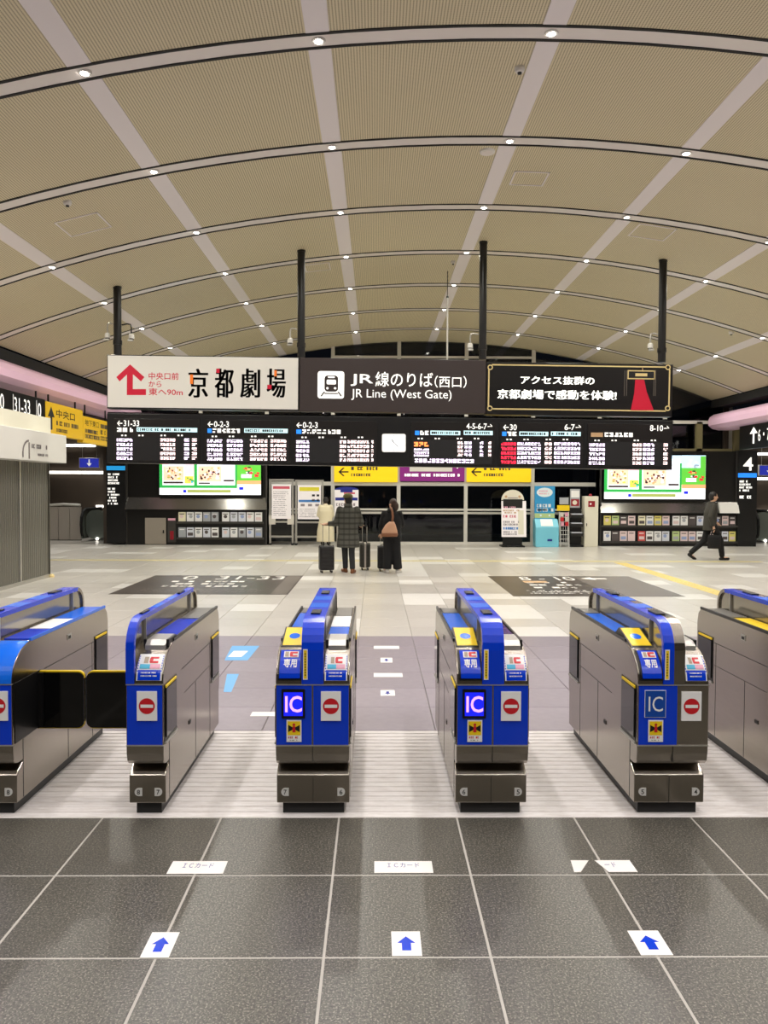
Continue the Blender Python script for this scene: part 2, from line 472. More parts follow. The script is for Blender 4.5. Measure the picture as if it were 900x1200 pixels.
# yellow tactile paving: one run along the hall, one across it
mat('tactile', (224, 204, 128), 0.5); mat('tactile_pale', (204, 192, 140), 0.5)
tm = bevel_tile(0.29, 0.29, 0.001, 0.0005)
for i in range(4): tm.box(-0.125 + 0.07 * i, -0.095 + 0.07 * i, -0.12, 0.12, 0.0, 0.004)
tm = tm.mesh('tactile_tile', 'tactile')
for i in range(19): put('tactile_tile', tm, floor, (5.75, 12.9 + 0.3 * i, 0.002))
tx = MB()
for i in range(58):
    q = bevel_tile(0.29, 0.29, 0.001, 0.0005); tx.add([(p[0] - 8.0 + 0.3 * i, p[1] + 18.75, p[2] + 0.002) for p in q.v], q.f)
tag(tx.build('tactile_row', 'tactile_pale', floor), kind='stuff')

# ---- ceiling: black void, perforated sheets, ribs and pale strips
NC = 28
xsn = [X_L + (X_R - X_L) * i / NC for i in range(NC + 1)]
cv = MB()
for i in range(NC):
    a, b = xsn[i], xsn[i + 1]
    cv.add([(a, Y_B, zc(a) + 0.07), (a, Y_W + 0.3, zc(a) + 0.07), (b, Y_W + 0.3, zc(b) + 0.07), (b, Y_B, zc(b) + 0.07)], [(0, 1, 2, 3)])
ceiling = cv.build('ceiling', 'ceiling_void'); tag(ceiling, kind='structure')
def curved(x0, x1, y0, y1, z=0.0, t=0.03, n=5):
    m = MB()
    for j in range(n + 1):
        x = x0 + (x1 - x0) * j / n; h = zc(x) + z
        m.v += [(x, y0, h), (x, y1, h), (x, y1, h + t), (x, y0, h + t)]
    for j in range(n):
        o = j * 4
        for k in range(4): m.f.append((o + k, o + (k + 1) % 4, o + 4 + (k + 1) % 4, o + 4 + k))
    m.f += [(3, 2, 1, 0), tuple(n * 4 + k for k in range(4))]
    return m
RIB_W, GRV, SW = 0.20, 0.045, 0.115
edges_y = [Y_B] + RIBS + [Y_W + 0.2]
cols = []
prev = X_L
for sx_ in STRIPS: cols.append((prev, sx_ - SW)); prev = sx_ + SW
cols.append((prev, X_R))
for j in range(len(edges_y) - 1):
    ya = edges_y[j] + (RIB_W / 2 + GRV if j > 0 else 0); yb = edges_y[j + 1] - (RIB_W / 2 + GRV if j < len(edges_y) - 2 else 0)
    for i, (xa, xb) in enumerate(cols):
        curved(xa + 0.002, xb - 0.002, ya, yb).build('ceiling_panel', 'perforated_sheet', ceiling, smooth=False)
    for sx_ in STRIPS:
        curved(sx_ - SW, sx_ + SW, ya, yb, -0.004, n=2).build('pale_strip', 'ceiling_strip', ceiling)
for y in RIBS:
    curved(X_L, X_R, y - RIB_W / 2, y + RIB_W / 2, 0.0, 0.03, 30).build('rib', 'ceiling_rib', ceiling)
    for s in (-1, 1): curved(X_L, X_R, y + s * (RIB_W / 2 + GRV / 2) - 0.019, y + s * (RIB_W / 2 + GRV / 2) + 0.019, -0.007, 0.04, 30).build('groove_channel', 'black_matte', ceiling)

# ---- downlights
lamp_d = bpy.data.lights.new('downlight_lamp', 'SPOT'); lamp_d.energy = LAMP_W; lamp_d.spot_size = R(164); lamp_d.spot_blend = 0.7
lamp_d.shadow_soft_size = 0.05; lamp_d.color = (1.0, 0.95, 0.93)
lamp_far = lamp_d.copy(); lamp_far.name = 'downlight_lamp_far'; lamp_far.color = (1.0, 0.968, 0.87)
ring = MB().lathe([(0.052, -0.012), (0.066, -0.012), (0.07, 0.0), (0.07, 0.012), (0.052, 0.012)], 20).mesh('trim_ring', 'white_paint')
lens = MB().lathe([(0.001, -0.02), (0.028, -0.018), (0.038, -0.0125), (0.038, -0.011)], 20).mesh('lens', 'lamp_glow')
ordw = ['first', 'second', 'third', 'fourth', 'fifth', 'sixth', 'seventh', 'eighth']
for k, y in enumerate(RIBS):
    if k == 0: continue
    for i, x in enumerate(STRIPS):
        where = (ordw[k - 5] + ' ceiling rib in view') if k >= 5 else (ordw[4 - k] + ' ceiling rib behind the viewer')
        o = empty('ceiling_downlight', 'round lit downlight on the %s, %s pale strip from left' % (where, ordw[i]), 'downlight', (x, y, zc(x) - 0.002), 0, 'downlights where ribs cross the pale strips')
        put('trim_ring', ring, o); put('lens', lens, o)
        l = bpy.data.objects.new('lamp', lamp_d if y < 11 else lamp_far); COL.objects.link(l); l.parent = o; l.location = (0, 0, -0.03)

# ---- small ceiling fittings
def ray_ceiling(px, py):
    d = ray(px, py)
    t = 1.0
    for _ in range(60):
        x = d.x * t; t += (zc(x) - (EYE + d.z * t)) / max(d.z, 1e-3) * 0.6
    return d.x * t, d.y * t
def hatch(px, py, w, dp, label):
    x, y = ray_ceiling(px, py); o = empty('access_hatch', label, 'hatch', (x, y, zc(x)), 0, 'ceiling access hatches')
    o.rotation_euler = (0, math.atan(0.0446 * (x - 1.506)), 0)
    f = MB()
    for a, b, c, d in ((-w/2, w/2, -dp/2, -dp/2 + .02), (-w/2, w/2, dp/2 - .02, dp/2), (-w/2, -w/2 + .02, -dp/2, dp/2), (w/2 - .02, w/2, -dp/2, dp/2)): f.box(a, b, c, d, -0.012, 0.02)
    f.build('hatch_frame', 'ceiling_strip', o)
    MB().box(-w/2 + .02, w/2 - .02, -dp/2 + .02, dp/2 - .02, -0.004, 0.02).build('hatch_cover', 'perforated_sheet', o)
hatch(98, 263, 0.62, 0.62, 'square ceiling access hatch high on the left of the vault')
hatch(620, 209, 0.50, 0.50, 'square ceiling access hatch right of the third strip, beside the round speaker')
hatch(764, 272, 0.62, 0.62, 'square ceiling access hatch on the right, below the fifth strip')
hatch(372, 313, 0.5, 0.5, 'square ceiling access hatch next to the second hanging pole')
def dome(px, py, r, label, name='smoke_detector'):
    x, y = ray_ceiling(px, py); o = empty(name, label, 'detector', (x, y, zc(x)), 0, 'round ceiling fittings')
    MB().lathe([(0.55 * r, -0.055), (0.8 * r, -0.05), (r, -0.025), (r, 0.01)], 20).build('base', 'white_paint', o, smooth=False)
    MB().lathe([(0.2 * r, -0.075), (0.4 * r, -0.07), (0.45 * r, -0.05), (0.45 * r, -0.04)], 16).build('sensor_cap', 'black_paint', o)
dome(609, 79, 0.055, 'small white smoke detector beside the fourth pale strip near the first rib')
dome(79, 236, 0.055, 'small white smoke detector at the far left, above the square hatch')
dome(531, 306, 0.045, 'tiny white detector left of the second thick hanging pole')
dome(857, 389, 0.06, 'small white detector at the right end of the far vault')
x, y = ray_ceiling(571, 177)
o = empty('ceiling_speaker', 'flat round grey ceiling speaker beside the fourth pale strip', 'speaker', (x, y, zc(x)))
MB().lathe([(0.08, -0.03), (0.098, -0.025), (0.105, 0.0), (0.105, 0.01)], 28).build('rim', 'white_paint', o)
MB().lathe([(0.001, -0.034), (0.078, -0.034), (0.078, -0.02)], 28).build('grille', 'ceiling_rib', o)

# ---- edge beams (bullnose, violet cove light put into their colour) and the low aisles beyond them
def beam(xe, s, name, up):
    prof = [(0, 4.12), (0.10 * s, 4.10), (0.22 * s, 4.02), (0.28 * s, 3.9), (0.26 * s, 3.76), (0.14 * s, 3.66), (-0.05 * s, 3.62), (-0.5 * s, 3.62), (-0.5 * s, 4.12)]
    pts = [(xe + a, z + up) for a, z in prof]
    if s > 0: pts = pts[::-1]
    o = MB().prism_y(pts, Y_B, Y_W - 0.4).build(name, 'cove_tinted_beam', smooth=False); tag(o, kind='structure'); return o
beam(X_L, 1, 'trim_1', 0.10); beam(X_R, -1, 'trim_2', -0.10)
for s, xe, nm in ((1, X_L, 'trim_3'), (-1, X_R, 'trim_4')):
    a, b = sorted((xe - 0.5 * s, xe + 0.02 * s))
    tag(MB().box(a, b, Y_B, Y_W, 4.24, 4.45).build(nm, 'black_matte'), kind='structure')
tag(MB().box(-14, X_L - 0.45, Y_B, 30, 3.56, 3.7).build('ceiling_aisle_left', 'cocoa_sign'), kind='structure')
tag(MB().box(X_R + 0.45, 14, Y_B, 30, 3.56, 3.7).build('ceiling_aisle_right', 'cocoa_sign'), kind='structure')
tag(MB().box(-14.2, -14, Y_B, 30, 0, 3.7).build('wall_left', 'off_white'), kind='structure')
tag(MB().box(14, 14.2, Y_B, 30, 0, 3.7).build('wall_right', 'off_white'), kind='structure')
mat('back_wall', (84, 79, 66), 0.6)
tag(MB().box(-14, 14, Y_B - 0.2, Y_B, 0, 6.2).build('wall_behind', 'back_wall'), kind='structure')
tag(MB().box(-14, -7.95, 27.0, 27.2, 0, 3.6).build('wall_escalator_left', 'dark_brown'), kind='structure')
tag(MB().box(10.9, 14, 27.0, 27.2, 0, 3.6).build('wall_escalator_right', 'dark_brown'), kind='structure')
aisle = bpy.data.lights.new('aisle_fill_lamp', 'SPOT'); aisle.energy = LAMP_W * 0.5; aisle.spot_size = R(140); aisle.spot_blend = 0.8; aisle.color = (1.0, 0.96, 0.9); aisle.shadow_soft_size = 0.06
aisle_end = aisle.copy(); aisle_end.name = 'aisle_fill_lamp_end'; aisle_end.energy = LAMP_W * 1.1
for side, xx in (('left', -9.2), ('right', 12.0)):  # unseen fill lights, added to brighten the aisles and escalator corners
    for i, y in enumerate((6.0, 10.5, 15.0, 19.0, 22.5, 25.6)):
        o = empty('aisle_fill_light', 'unseen fill light added in low ceiling of the %s aisle, %s from the viewer' % (side, ordw[i]), 'downlight', (xx, y, 3.55), 0, 'added aisle fill lights')
        put('trim_ring', ring, o); put('lens', lens, o)
        l = bpy.data.objects.new('lamp', aisle if y < 20 else aisle_end); COL.objects.link(l); l.parent = o; l.location = (0, 0, -0.03)

# ---- glazed far wall
wall = empty('wall_far', None, None); wall['kind'] = 'structure'
MX = [at(p, 600, Y_W)[0] for p in (313, 390, 467, 545.5, 623.5, 701)]
sp = MX[1] - MX[0]
MX = [MX[0] - sp * k for k in (2, 1)] + MX + [MX[-1] + sp * k for k in (1, 2)]
MX = [max(x, -8.05) for x in MX]
TZ = [0.0, 0.93, 1.80, 2.62, 3.78, 5.72]
def ztop(x): return zc(min(max(x, X_L), X_R)) + 0.02
for x in MX:
    MB().box(x - 0.055, x + 0.055, Y_W - 0.06, Y_W + 0.06, 0, ztop(x) + 0.02).build('mullion', 'alu_white', wall)
for z in TZ:
    hgt = 0.12 if z in (1.80,) else 0.07
    for i in range(len(MX) - 1):
        if z + 0.1 > min(ztop(MX[i]), ztop(MX[i + 1])): continue
        MB().box(MX[i] + 0.055, MX[i + 1] - 0.055, Y_W - 0.05, Y_W + 0.05, z, z + hgt).build('transom', 'alu_white', wall)
for i in range(len(MX) - 1):
    MB().box(MX[i] + 0.055, MX[i + 1] - 0.055, Y_W - 0.10, Y_W - 0.06, 1.04, 1.10).build('guard_rail', 'alu_white', wall)
    for j in range(len(TZ)):
        z0 = TZ[j]; z1 = TZ[j + 1] if j + 1 < len(TZ) else 9
        ta, tb = ztop(MX[i]), ztop(MX[i + 1])
        if min(ta, tb) < z0 + 0.2: continue
        a, b = MX[i] + 0.05, MX[i + 1] - 0.05
        MB().prism_y([(a, z0), (b, z0), (b, min(z1, tb)), (a, min(z1, ta))], Y_W - 0.006, Y_W + 0.006).build('pane', 'night_glass', wall)
# upstand between the glazing and the side wings
mat('dark_olive', (64, 58, 40), 0.5)
tag(MB().box(-8.35, -8.05, Y_W - 0.1, 27.0, 0, 4.4).build('wall_return_left', 'dark_brown'), kind='structure')
tag(MB().box(10.75, 10.9, Y_W - 0.1, 27.0, 0, 4.4).build('wall_return_right', 'dark_brown'), kind='structure')
for px in (818, 862):
    x = at(px, 510, 24.1)[0]
    MB().box(x - 0.09, x + 0.09, 23.98, 24.12, 2.86, 3.78).build('clerestory_post', 'olive_post', wall)
a = at(790, 494, 24.0)[0]; b = at(858, 494, 24.0)[0]
MB().box(a, b, 23.98, 24.1, 3.72, 3.8).build('clerestory_rail', 'alu_white', wall)
MB().box(a, b, 23.98, 24.1, 2.88, 2.96).build('clerestory_rail', 'olive_post', wall)

# ================================================================== TICKET GATES
GY = 4.165
FRONT = [(-0.045, 0.715), (-0.043, 0.738), (-0.036, 0.766), (-0.022, 0.796), (0.0, 0.822), (0.032, 0.85), (0.075, 0.873), (0.13, 0.89), (0.19, 0.90)]
BODY = [(0.0, 0.065), (1.42, 0.065), (1.42, 0.30), (1.44, 0.34), (1.44, 0.80), (1.425, 0.86), (1.38, 0.90)] + FRONT[::-1] + \
       [(-0.046, 0.40), (-0.044, 0.345), (-0.034, 0.305), (-0.015, 0.285), (0.02, 0.275), (0.075, 0.272), (0.075, 0.262), (0.018, 0.232), (0.0, 0.215)]
def arc_pt(s, off):
    """point at arc length s along the curved front (from its lower end), pushed outwards by off"""
    a = 0.0
    for i in range(len(FRONT) - 1):
        p, q = Vector(FRONT[i]), Vector(FRONT[i + 1]); L = (q - p).length
        if s <= a + L or i == len(FRONT) - 2:
            t = (s - a) / L; d = (q - p) / L; n = Vector((-d.y, d.x))
            c = p + (q - p) * t + n * off
            return c.x, c.y
        a += L
ARC = sum((Vector(FRONT[i + 1]) - Vector(FRONT[i])).length for i in range(len(FRONT) - 1))
def bend(off): return lambda u, v: (u,) + arc_pt(v, off)
def curved_plate(parent, name, m, x0, x1, s0, s1, off, n=14):
    mb = MB()
    for i in range(n + 1):
        s = s0 + (s1 - s0) * i / n; a = arc_pt(s, off); b = arc_pt(s, 0.0)
        mb.v += [(x0, a[0], a[1]), (x1, a[0], a[1]), (x1, b[0], b[1]), (x0, b[0], b[1])]
    for i in range(n):
        o = i * 4
        for k in range(4): mb.f.append((o + k, o + (k + 1) % 4, o + 4 + (k + 1) % 4, o + 4 + k))
    mb.f += [(3, 2, 1, 0), tuple(n * 4 + k for k in range(4))]
    return mb.build(name, m, parent)
mat('screen_blue', (10, 20, 160), emit=(20, 30, 235), es=1.0)
mat('screen_ink', (230, 190, 240), emit=(240, 168, 255), es=0.95)
mat('label_cyan', (70, 180, 215), 0.4); mat('label_pink', (230, 170, 190), 0.4); mat('label_red', (222, 60, 66), 0.4)
mat('seam', (40, 38, 35), 0.5)
mat('label_tan', (176, 160, 140), 0.5)
FP = -0.0465
def no_entry(o, cx, cz, w=0.105, h=0.155):
    p = MB().box(cx - w/2, cx + w/2, FP - 0.006, FP, cz - h/2, cz + h/2).build('no_entry_sign', 'white', o)
    disc(p, cx, cz, 0.042, FP - 0.0068, 'red'); rects(p, [(cx - 0.033, cx + 0.033, cz - 0.0085, cz + 0.0085)], FP - 0.0074, 'white')
def warn(o, cx, cz):
    w, h = 0.078, 0.115
    p = MB().box(cx - w/2, cx + w/2, FP - 0.005, FP, cz - h/2, cz + h/2).build('flap_warning_sticker', 'white', o)
    rects(p, [(cx - .034, cx + .034, cz - .022, cz + .052)], FP - .0056, 'yellow')
    for s in (-1, 1): poly(p, [(cx + s * .030, cz - .005), (cx + s * .006, cz + .008), (cx + s * .006, cz + .020), (cx + s * .030, cz + .033)][::s], FP - .0062, 'ink')
    disc(p, cx, cz + .034, .0075, FP - .0066, 'red', n=12); poly(p, [(cx - .009, cz - .006), (cx + .009, cz - .006), (cx + .006, cz + .026), (cx - .006, cz + .026)], FP - .0066, 'red')
    rects(p, scribble(cx - .030, cx + .030, cz - .042, cz - .026, 1, random.Random(1), lo=.95), FP - .0056, 'red')
    rects(p, scribble(cx - .022, cx + .022, cz - .052, cz - .045, 1, random.Random(2), lo=.95), FP - .0056, 'ink')
def ic_logo(o, x0, x1, s0, s1, off):
    """small figure and the red sweep of the card mark"""
    w = x1 - x0
    rects(o, [(x0, x0 + w * .30, s0, s1)], 0, 'label_tan', fn=bend(off))
    rects(o, [(x0 + w * .42, x1, s0, s0 + (s1 - s0) * .30), (x0 + w * .42, x1, s1 - (s1 - s0) * .30, s1), (x0 + w * .38, x0 + w * .62, s0 + (s1 - s0) * .15, s1 - (s1 - s0) * .15)], 0, 'label_red', fn=bend(off))
def entry_reader(o, x0, x1):
    p = curved_plate(o, 'card_reader', 'black_paint', x0 - .008, x1 + .008, .02, .195, .012)
    curved_plate(p, 'reader_cover', 'blue', x0, x1, .03, .185, .018)
    c = (x0 + x1) / 2
    rects(p, [(x0 + .018, x1 - .012, .135, .172)], 0, 'white', fn=bend(.0198))
    ic_logo(p, x0 + .024, x1 - .018, .139, .168, .0210)
    letters(p, '専用', x0 + .02, x1 - .018, .082, .125, 0, 'white', fn=bend(.0198), off=.02)
    # yellow touch plate on the deck behind it
    wd = MB().prism_x([(.10, .88), (.40, .88), (.40, .905), (.335, .950), (.105, .886)], x0 - .010, x1 + .012).build('touch_wedge', 'black_paint', o)
    tz = lambda v: .890 + (v - .115) * .2783
    q = MB().prism_x([(.115, tz(.115) - .003), (.325, tz(.325) - .003), (.325, tz(.325)), (.115, tz(.115))], x0 - .002, x1 + .004).build('touch_plate', 'yellow', o)
    el = [(c + .030 * math.cos(R(20 * k)), .22 + .034 * math.sin(R(20 * k))) for k in range(18)]
    MB().add([(u, v, tz(v) + .001) for u, v in el], [tuple(range(18))]).build('touch_mark', 'bright_blue', q)
def exit_reader(o, x0, x1):
    p = curved_plate(o, 'exit_label', 'white', x0, x1, .018, .165, .006)
    rects(p, [(x0 + .006, x1 - .006, .020, .072)], 0, 'blue', fn=bend(.0076))
    rects(p, scribble(x0 + .022, x1 - .022, .034, .064, 2, random.Random(4), .42, lo=.85), 0, 'white', fn=bend(.0088))
    rects(p, [(x0 + .012, (x0 + x1) / 2, .078, .102)], 0, 'label_cyan', fn=bend(.0076)); rects(p, [((x0 + x1) / 2, x1 - .012, .078, .102)], 0, 'label_pink', fn=bend(.0076))
    ic_logo(p, x0 + .03, x1 - .026, .108, .146, .0076)
    k = []
    for i in range(7): k += [(x0 + .001, x0 + .006, .062 + i * .014, .069 + i * .014), (x1 - .006, x1 - .001, .062 + i * .014, .069 + i * .014)]
    rects(p, k, 0, 'blue', fn=bend(.0076))
    MB().prism_x([(.07, .86), (.27, .86), (.27, .922), (.12, .918), (.075, .895)], x0 + .012, x1 - .012).build('ticket_slot', 'alu', o)
    for q in (x0 - .002, x1 - .012): MB().box(q, q + .014, .10, .26, .885, .922).build('slot_guide', 'black_paint', o)
def spine(o, xc, w, front, rail='blue'):
    a, b = xc - w / 2, xc + w / 2
    R0 = 0.155
    def inset(t):
        return [(-.049 + t, .715), (-.049 + t, .895)] + [(-.049 + R0 - (R0 - t) * math.cos(a_), .895 + (R0 - t) * math.sin(a_)) for a_ in [math.pi / 2 * k / 6 for k in range(1, 7)]] + [(1.31, 1.05 - t)] + \
          [(1.31 + (.12 - t) * math.sin(a_), .93 + (.12 - t) * math.cos(a_)) for a_ in [math.pi / 2 * k / 5 for k in range(1, 6)]] + [(1.43 - t, .88)]
    out = inset(0.0)
    inn = inset(.026)
    def band(x0, x1, k0, k1, t0=0.0, t1=.026):
        mb = MB(); out = inset(t0); inn = inset(t1)
        for k in range(k0, k1 + 1):
            mb.v += [(x0, out[k][0], out[k][1]), (x1, out[k][0], out[k][1]), (x1, inn[k][0], inn[k][1]), (x0, inn[k][0], inn[k][1])]
        for k in range(k1 - k0):
            q = k * 4
            for j in range(4): mb.f.append((q + j, q + (j + 1) % 4, q + 4 + (j + 1) % 4, q + 4 + j))
        n = (k1 - k0) * 4; mb.f += [(3, 2, 1, 0), tuple(n + j for j in range(4))]
        return mb
    sp_ = MB().prism_x([p for p in inn] , a + .012, b - .012).build('spine_panel', 'smoked', o)
    nf = 8
    if front == 'split':
        band(a, xc, 0, nf).build('spine_front', 'blue', o); band(xc, b, 0, nf).build('spine_front', 'brushed_steel', o)
    else: band(a, b, 0, nf).build('spine_front', front, o)
    rl = band(a, b, nf, len(out) - 1, .004, .026).build('spine_rail', 'brushed_steel', o)
    band(a + .006, b - .006, nf, len(out) - 2, 0.0, .005).build('rail_cap', rail, rl)
    for y0 in (.16, .98): MB().box(xc - w * .22, xc + w * .22, y0, y0 + .13, 1.05, 1.058).build('rail_insert', 'black_paint', rl)
    for y0 in (.42, .72): MB().box(xc - w * .45, xc + w * .45, y0, y0 + .16, 1.05, 1.0515).build('rail_sheen', 'bright_blue', rl)  # brighter blue plates stand in for the reflection along the rail
    for s, q in ((-1, a), (1, b)):
        for y in (.17, 1.22): MB().box(q - .001 if s < 0 else q - .012, q + .012 if s < 0 else q + .001, y, y + .008, .9, 1.03).build('spine_post', 'alu', o)
    if w > .08:
        s1 = MB().box(a + .008, a + .032, -.0512, -.049, .74, .90).build('yellow_strip', 'white', rl)
        rects(s1, [(a + .012, a + .028, .745, .895)], -.0516, 'yellow'); rects(s1, [(a + .017, a + .023, .76 + .014 * i, .768 + .014 * i) for i in range(9)], -.0519, 'ink')
def flap_pocket(o, side, w, y0, rear=False):
    """folded flap in the side of the cabinet, yellow along its top"""
    x = side * w / 2
    a, b = sorted((x - side * .01, x + side * .0025))
    y1 = y0 + .25; z0, z1 = (.43, .735) if rear else (.40, .705)
    p = MB().box(a, b, y0, y1, z0, z1).build('flap_pocket', 'black_paint', o)
    a2, b2 = sorted((x - side * .01, x + side * .009))
    MB().box(a2, b2, y0 + .012, y1 - .02, z0 + .02, z1 - .022).build('folded_flap', 'black_gloss', p, bevel=.004)
    MB().box(a2, b2, y0 + .012, y1 - .02, z1 - .021, z1 - .006).build('yellow_edge', 'yellow', p, bevel=.003)
    MB().box(a2, b2, y0, y1, z0 - .012, z0).build('pocket_sill', 'alu', p)
def closed_flap(o, side, w, y0, length=.29):
    x = side * w / 2; x1 = x + side * length
    a, b = sorted((x, x1)); r = .035
    def rr(z0, z1):
        pts = [(x, z0), (x, z1)] if side > 0 else [(x, z1), (x, z0)]
        cor = []
        for cz, t0 in (((z1 - r), 90), ((z0 + r), 0)):
            for k in range(5):
                t = R(t0 - k * 22.5); cor.append((x1 - side * r + side * r * math.cos(t), cz + r * math.sin(t)))
        pl = [(x, z1)] + cor + [(x, z0)]
        return pl[::-1] if side > 0 else pl
    f = MB().prism_y(rr(.385, .70), y0 + .005, y0 + .045).build('flap', 'black_gloss', o)
    MB().prism_y(rr(.378, .707), y0 + .015, y0 + .035).build('flap_rim', 'yellow', f)
    MB().box(min(x, x + side * .03), max(x, x + side * .03), y0 - .01, y0 + .06, .39, .70).build('flap_hinge', 'black_paint', o)
def number_tag(o, cx, n, point):
    r = .021; z = .125; w = .019
    pts = [(cx + r * math.cos(R(90 + k * 18)) * (1 if point < 0 else -1), z + r * math.sin(R(90 + k * 18))) for k in range(11)]
    pts = pts + [(cx + (w if point < 0 else -w), z - r), (cx + (w if point < 0 else -w), z + r)] if point < 0 else pts + [(cx - w, z - r), (cx - w, z + r)]
    if point > 0: pts = [(2 * cx - x, zz) for x, zz in [(cx + r * math.cos(R(90 + k * 18)), z + r * math.sin(R(90 + k * 18))) for k in range(11)] + [(cx + w, z - r), (cx + w, z + r)]][::-1]
    t = MB().prism_y(pts, -.004, 0.001).build('number_tag', 'plastic_tag', o)
    letters(t, str(n), cx - .008, cx + .008, z - .013, z + .013, -.0048, 'ink', off=.01)

def gate(xl, xr, label, cfg):
    w = xr - xl; o = empty('ticket_gate', label, 'ticket gate', ((xl + xr) / 2, GY, 0), 0, 'automatic ticket gates in a row')
    h = w / 2
    MB().box(-h + .03, h - .03, .03, 1.40, 0, .07).build('plinth', 'plinth', o)
    MB().prism_x(BODY[::-1], -h, h).build('cabinet', 'brushed_steel', o, bevel=.006, seg=2)
    # front panels
    halves = cfg['panels']
    for i, (u0, u1, m) in enumerate(halves):
        p = MB().box(u0 * h + .004, u1 * h - .004, FP, -.03, .392, .709).build('front_panel', m, o, bevel=.002)
    for zz in (.709, .386): MB().box(-h, h, FP - .002, -.03, zz, zz + .006).build('panel_trim', 'alu', o)
    if w > .3:
        MB().box(-.0015, .0015, -.0485, -.03, .30, .386).build('front_seam', 'seam', o); MB().box(-.0015, .0015, -.0015, .02, .066, .214).build('front_seam', 'seam', o)
    for k in cfg['front']:
        if k[0] == 'noentry': no_entry(o, k[1], .60)
        elif k[0] == 'warn': warn(o, k[1], .468)
        elif k[0] == 'screen':
            c = k[1]
            b = MB().box(c - .062, c + .062, FP - .008, FP, .535, .69).build('ic_screen', 'black_gloss', o, bevel=.004)
            rects(b, [(c - .05, c + .05, .549, .674)], FP - .0086, 'screen_blue', name='screen_glass')
            letters(b, 'IC', c - .042, c + .046, .568, .655, FP - .0094, 'screen_ink', off=.015)
        elif k[0] == 'icpaint':
            c = k[1]
            b = MB().box(c - .056, c + .056, FP - .004, FP, .54, .685).build('ic_plate', 'white', o)
            rects(b, [(c - .054, c + .054, .542, .683)], FP - .0046, 'ic_navy', name='plate_face')
            letters(b, 'IC', c - .036, c + .040, .572, .652, FP - .0052, 'white', off=.0)
    for k in cfg['read']:
        (entry_reader if k[0] == 'in' else exit_reader)(o, k[1], k[2])
    if cfg['spine']: spine(o, *cfg['spine'])
    # deck plates on both sides of the spine
    for (x0, x1, y0, y1, m, nm) in cfg['deck']:
        MB().box(x0, x1, y0, y1, .896, .907 if m != 'grille' else .903).build(nm, 'black_paint' if m == 'grille' else m, o)
        if m == 'grille':
            for i in range(int((y1 - y0) / .035)):
                MB().box(x0 + .01, x1 - .005, y0 + .008 + i * .035, y0 + .026 + i * .035, .903, .909).build('deck_slat', 'alu', o)
    for s in (-1, 1):
        a, b = sorted((s * h, s * (h - .012)))
        MB().box(a, b, .19, 1.39, .894, .912).build('deck_edge', cfg.get('edge', 'black_paint'), o)
    # sides
    for s in (-1, 1):
        a, b = sorted((s * (h - .002), s * (h + .0012)))
        sm = MB().box(a, b, .36, 1.15, .700, .704).box(a, b, .42, 1.42, .548, .551).box(a, b, .075, .079, .07, .388).box(a, b, .70, .703, .07, .548).box(a, b, 1.12, 1.123, .07, .70)
        sm.build('side_seam', 'seam', o)
        k = MB().box(*sorted((s * h, s * (h + .003))), .70, .76, .80, .835).build('side_lock', 'alu', o)
        MB().box(*sorted((s * (h + .003), s * (h + .005))), .712, .745, .806, .824).build('keyhole', 'ink', k)
        MB().box(*sorted((s * h, s * (h + .004))), .52, .56, .33, .352).build('side_latch', 'seam', o)
        if s not in cfg.get('closed', ()): flap_pocket(o, s, w, -.02)
        flap_pocket(o, s, w, 1.165, True)
        if s in cfg.get('closed', ()):
            a, b = sorted((s * (h - .01), s * (h + .003)))
            MB().box(a, b, -.02, .30, .39, .71).build('flap_pocket', 'black_paint', o)
            closed_flap(o, s, w, .27, cfg.get('flen', .28))
    for cx, n, pt in cfg['tags']: number_tag(o, cx, n, pt)
    return o
mat('ic_navy', (10, 70, 160), 0.3)
def gx(p, y=4.12): return at(p, 800, y)[0]
full_deck = lambda h, c1, c2: [(-h + .02, -.06, .44, 1.10, c1, 'deck_plate'), (-h + .02, -.06, 1.12, 1.36, 'grille', 'deck_grille'),
                               (.06, h - .02, .31, .58, 'bright_blue' if c2 == 'w' else c2, 'deck_plate'), (.06, h - .02, .60, .98, 'white' if c2 == 'w' else c2, 'deck_label'), (.06, h - .02, 1.00, 1.36, 'grille', 'deck_grille')]
def full(xl, xr, label, tags, screen=True, deck2='w', right_blue=True):
    h = (xr - xl) / 2
    cfg = dict(panels=[(-1, 0, 'blue'), (0, 1, 'blue' if right_blue else 'brushed_steel')] if right_blue else [(-1, .13, 'blue'), (.13, 1, 'brushed_steel')],
               front=[('screen' if screen else 'icpaint', -h * .52), ('noentry', h * .5), ('warn', -h * .50)],
               read=[('in', -h + .02, -.066), ('out', .064, h - .012)], spine=(0.0, .115, 'blue' if right_blue else 'split'),
               deck=full_deck(h, 'bright_blue', deck2), tags=[(-h + .045, tags[0], -1), (h - .045, tags[1], 1)])
    return gate(xl, xr, label, cfg)
XG3 = (gx(323), gx(409.5)); XG4 = (gx(535.5), gx(620)); XG5 = (gx(748), gx(831)); XG2 = (gx(147.5), gx(191)); xr1 = gx(14)
full(*XG3, 'blue and steel ticket gate with lit IC screen, left of the middle lane', (7, 6))
full(*XG4, 'blue and steel ticket gate with lit IC screen, right of the middle lane', (6, 5), deck2='navy_deck')
full(*XG5, 'ticket gate with printed IC plate and bare steel right half', (5, 4), screen=False, deck2='navy_deck', right_blue=False)
h2 = (XG2[1] - XG2[0]) / 2
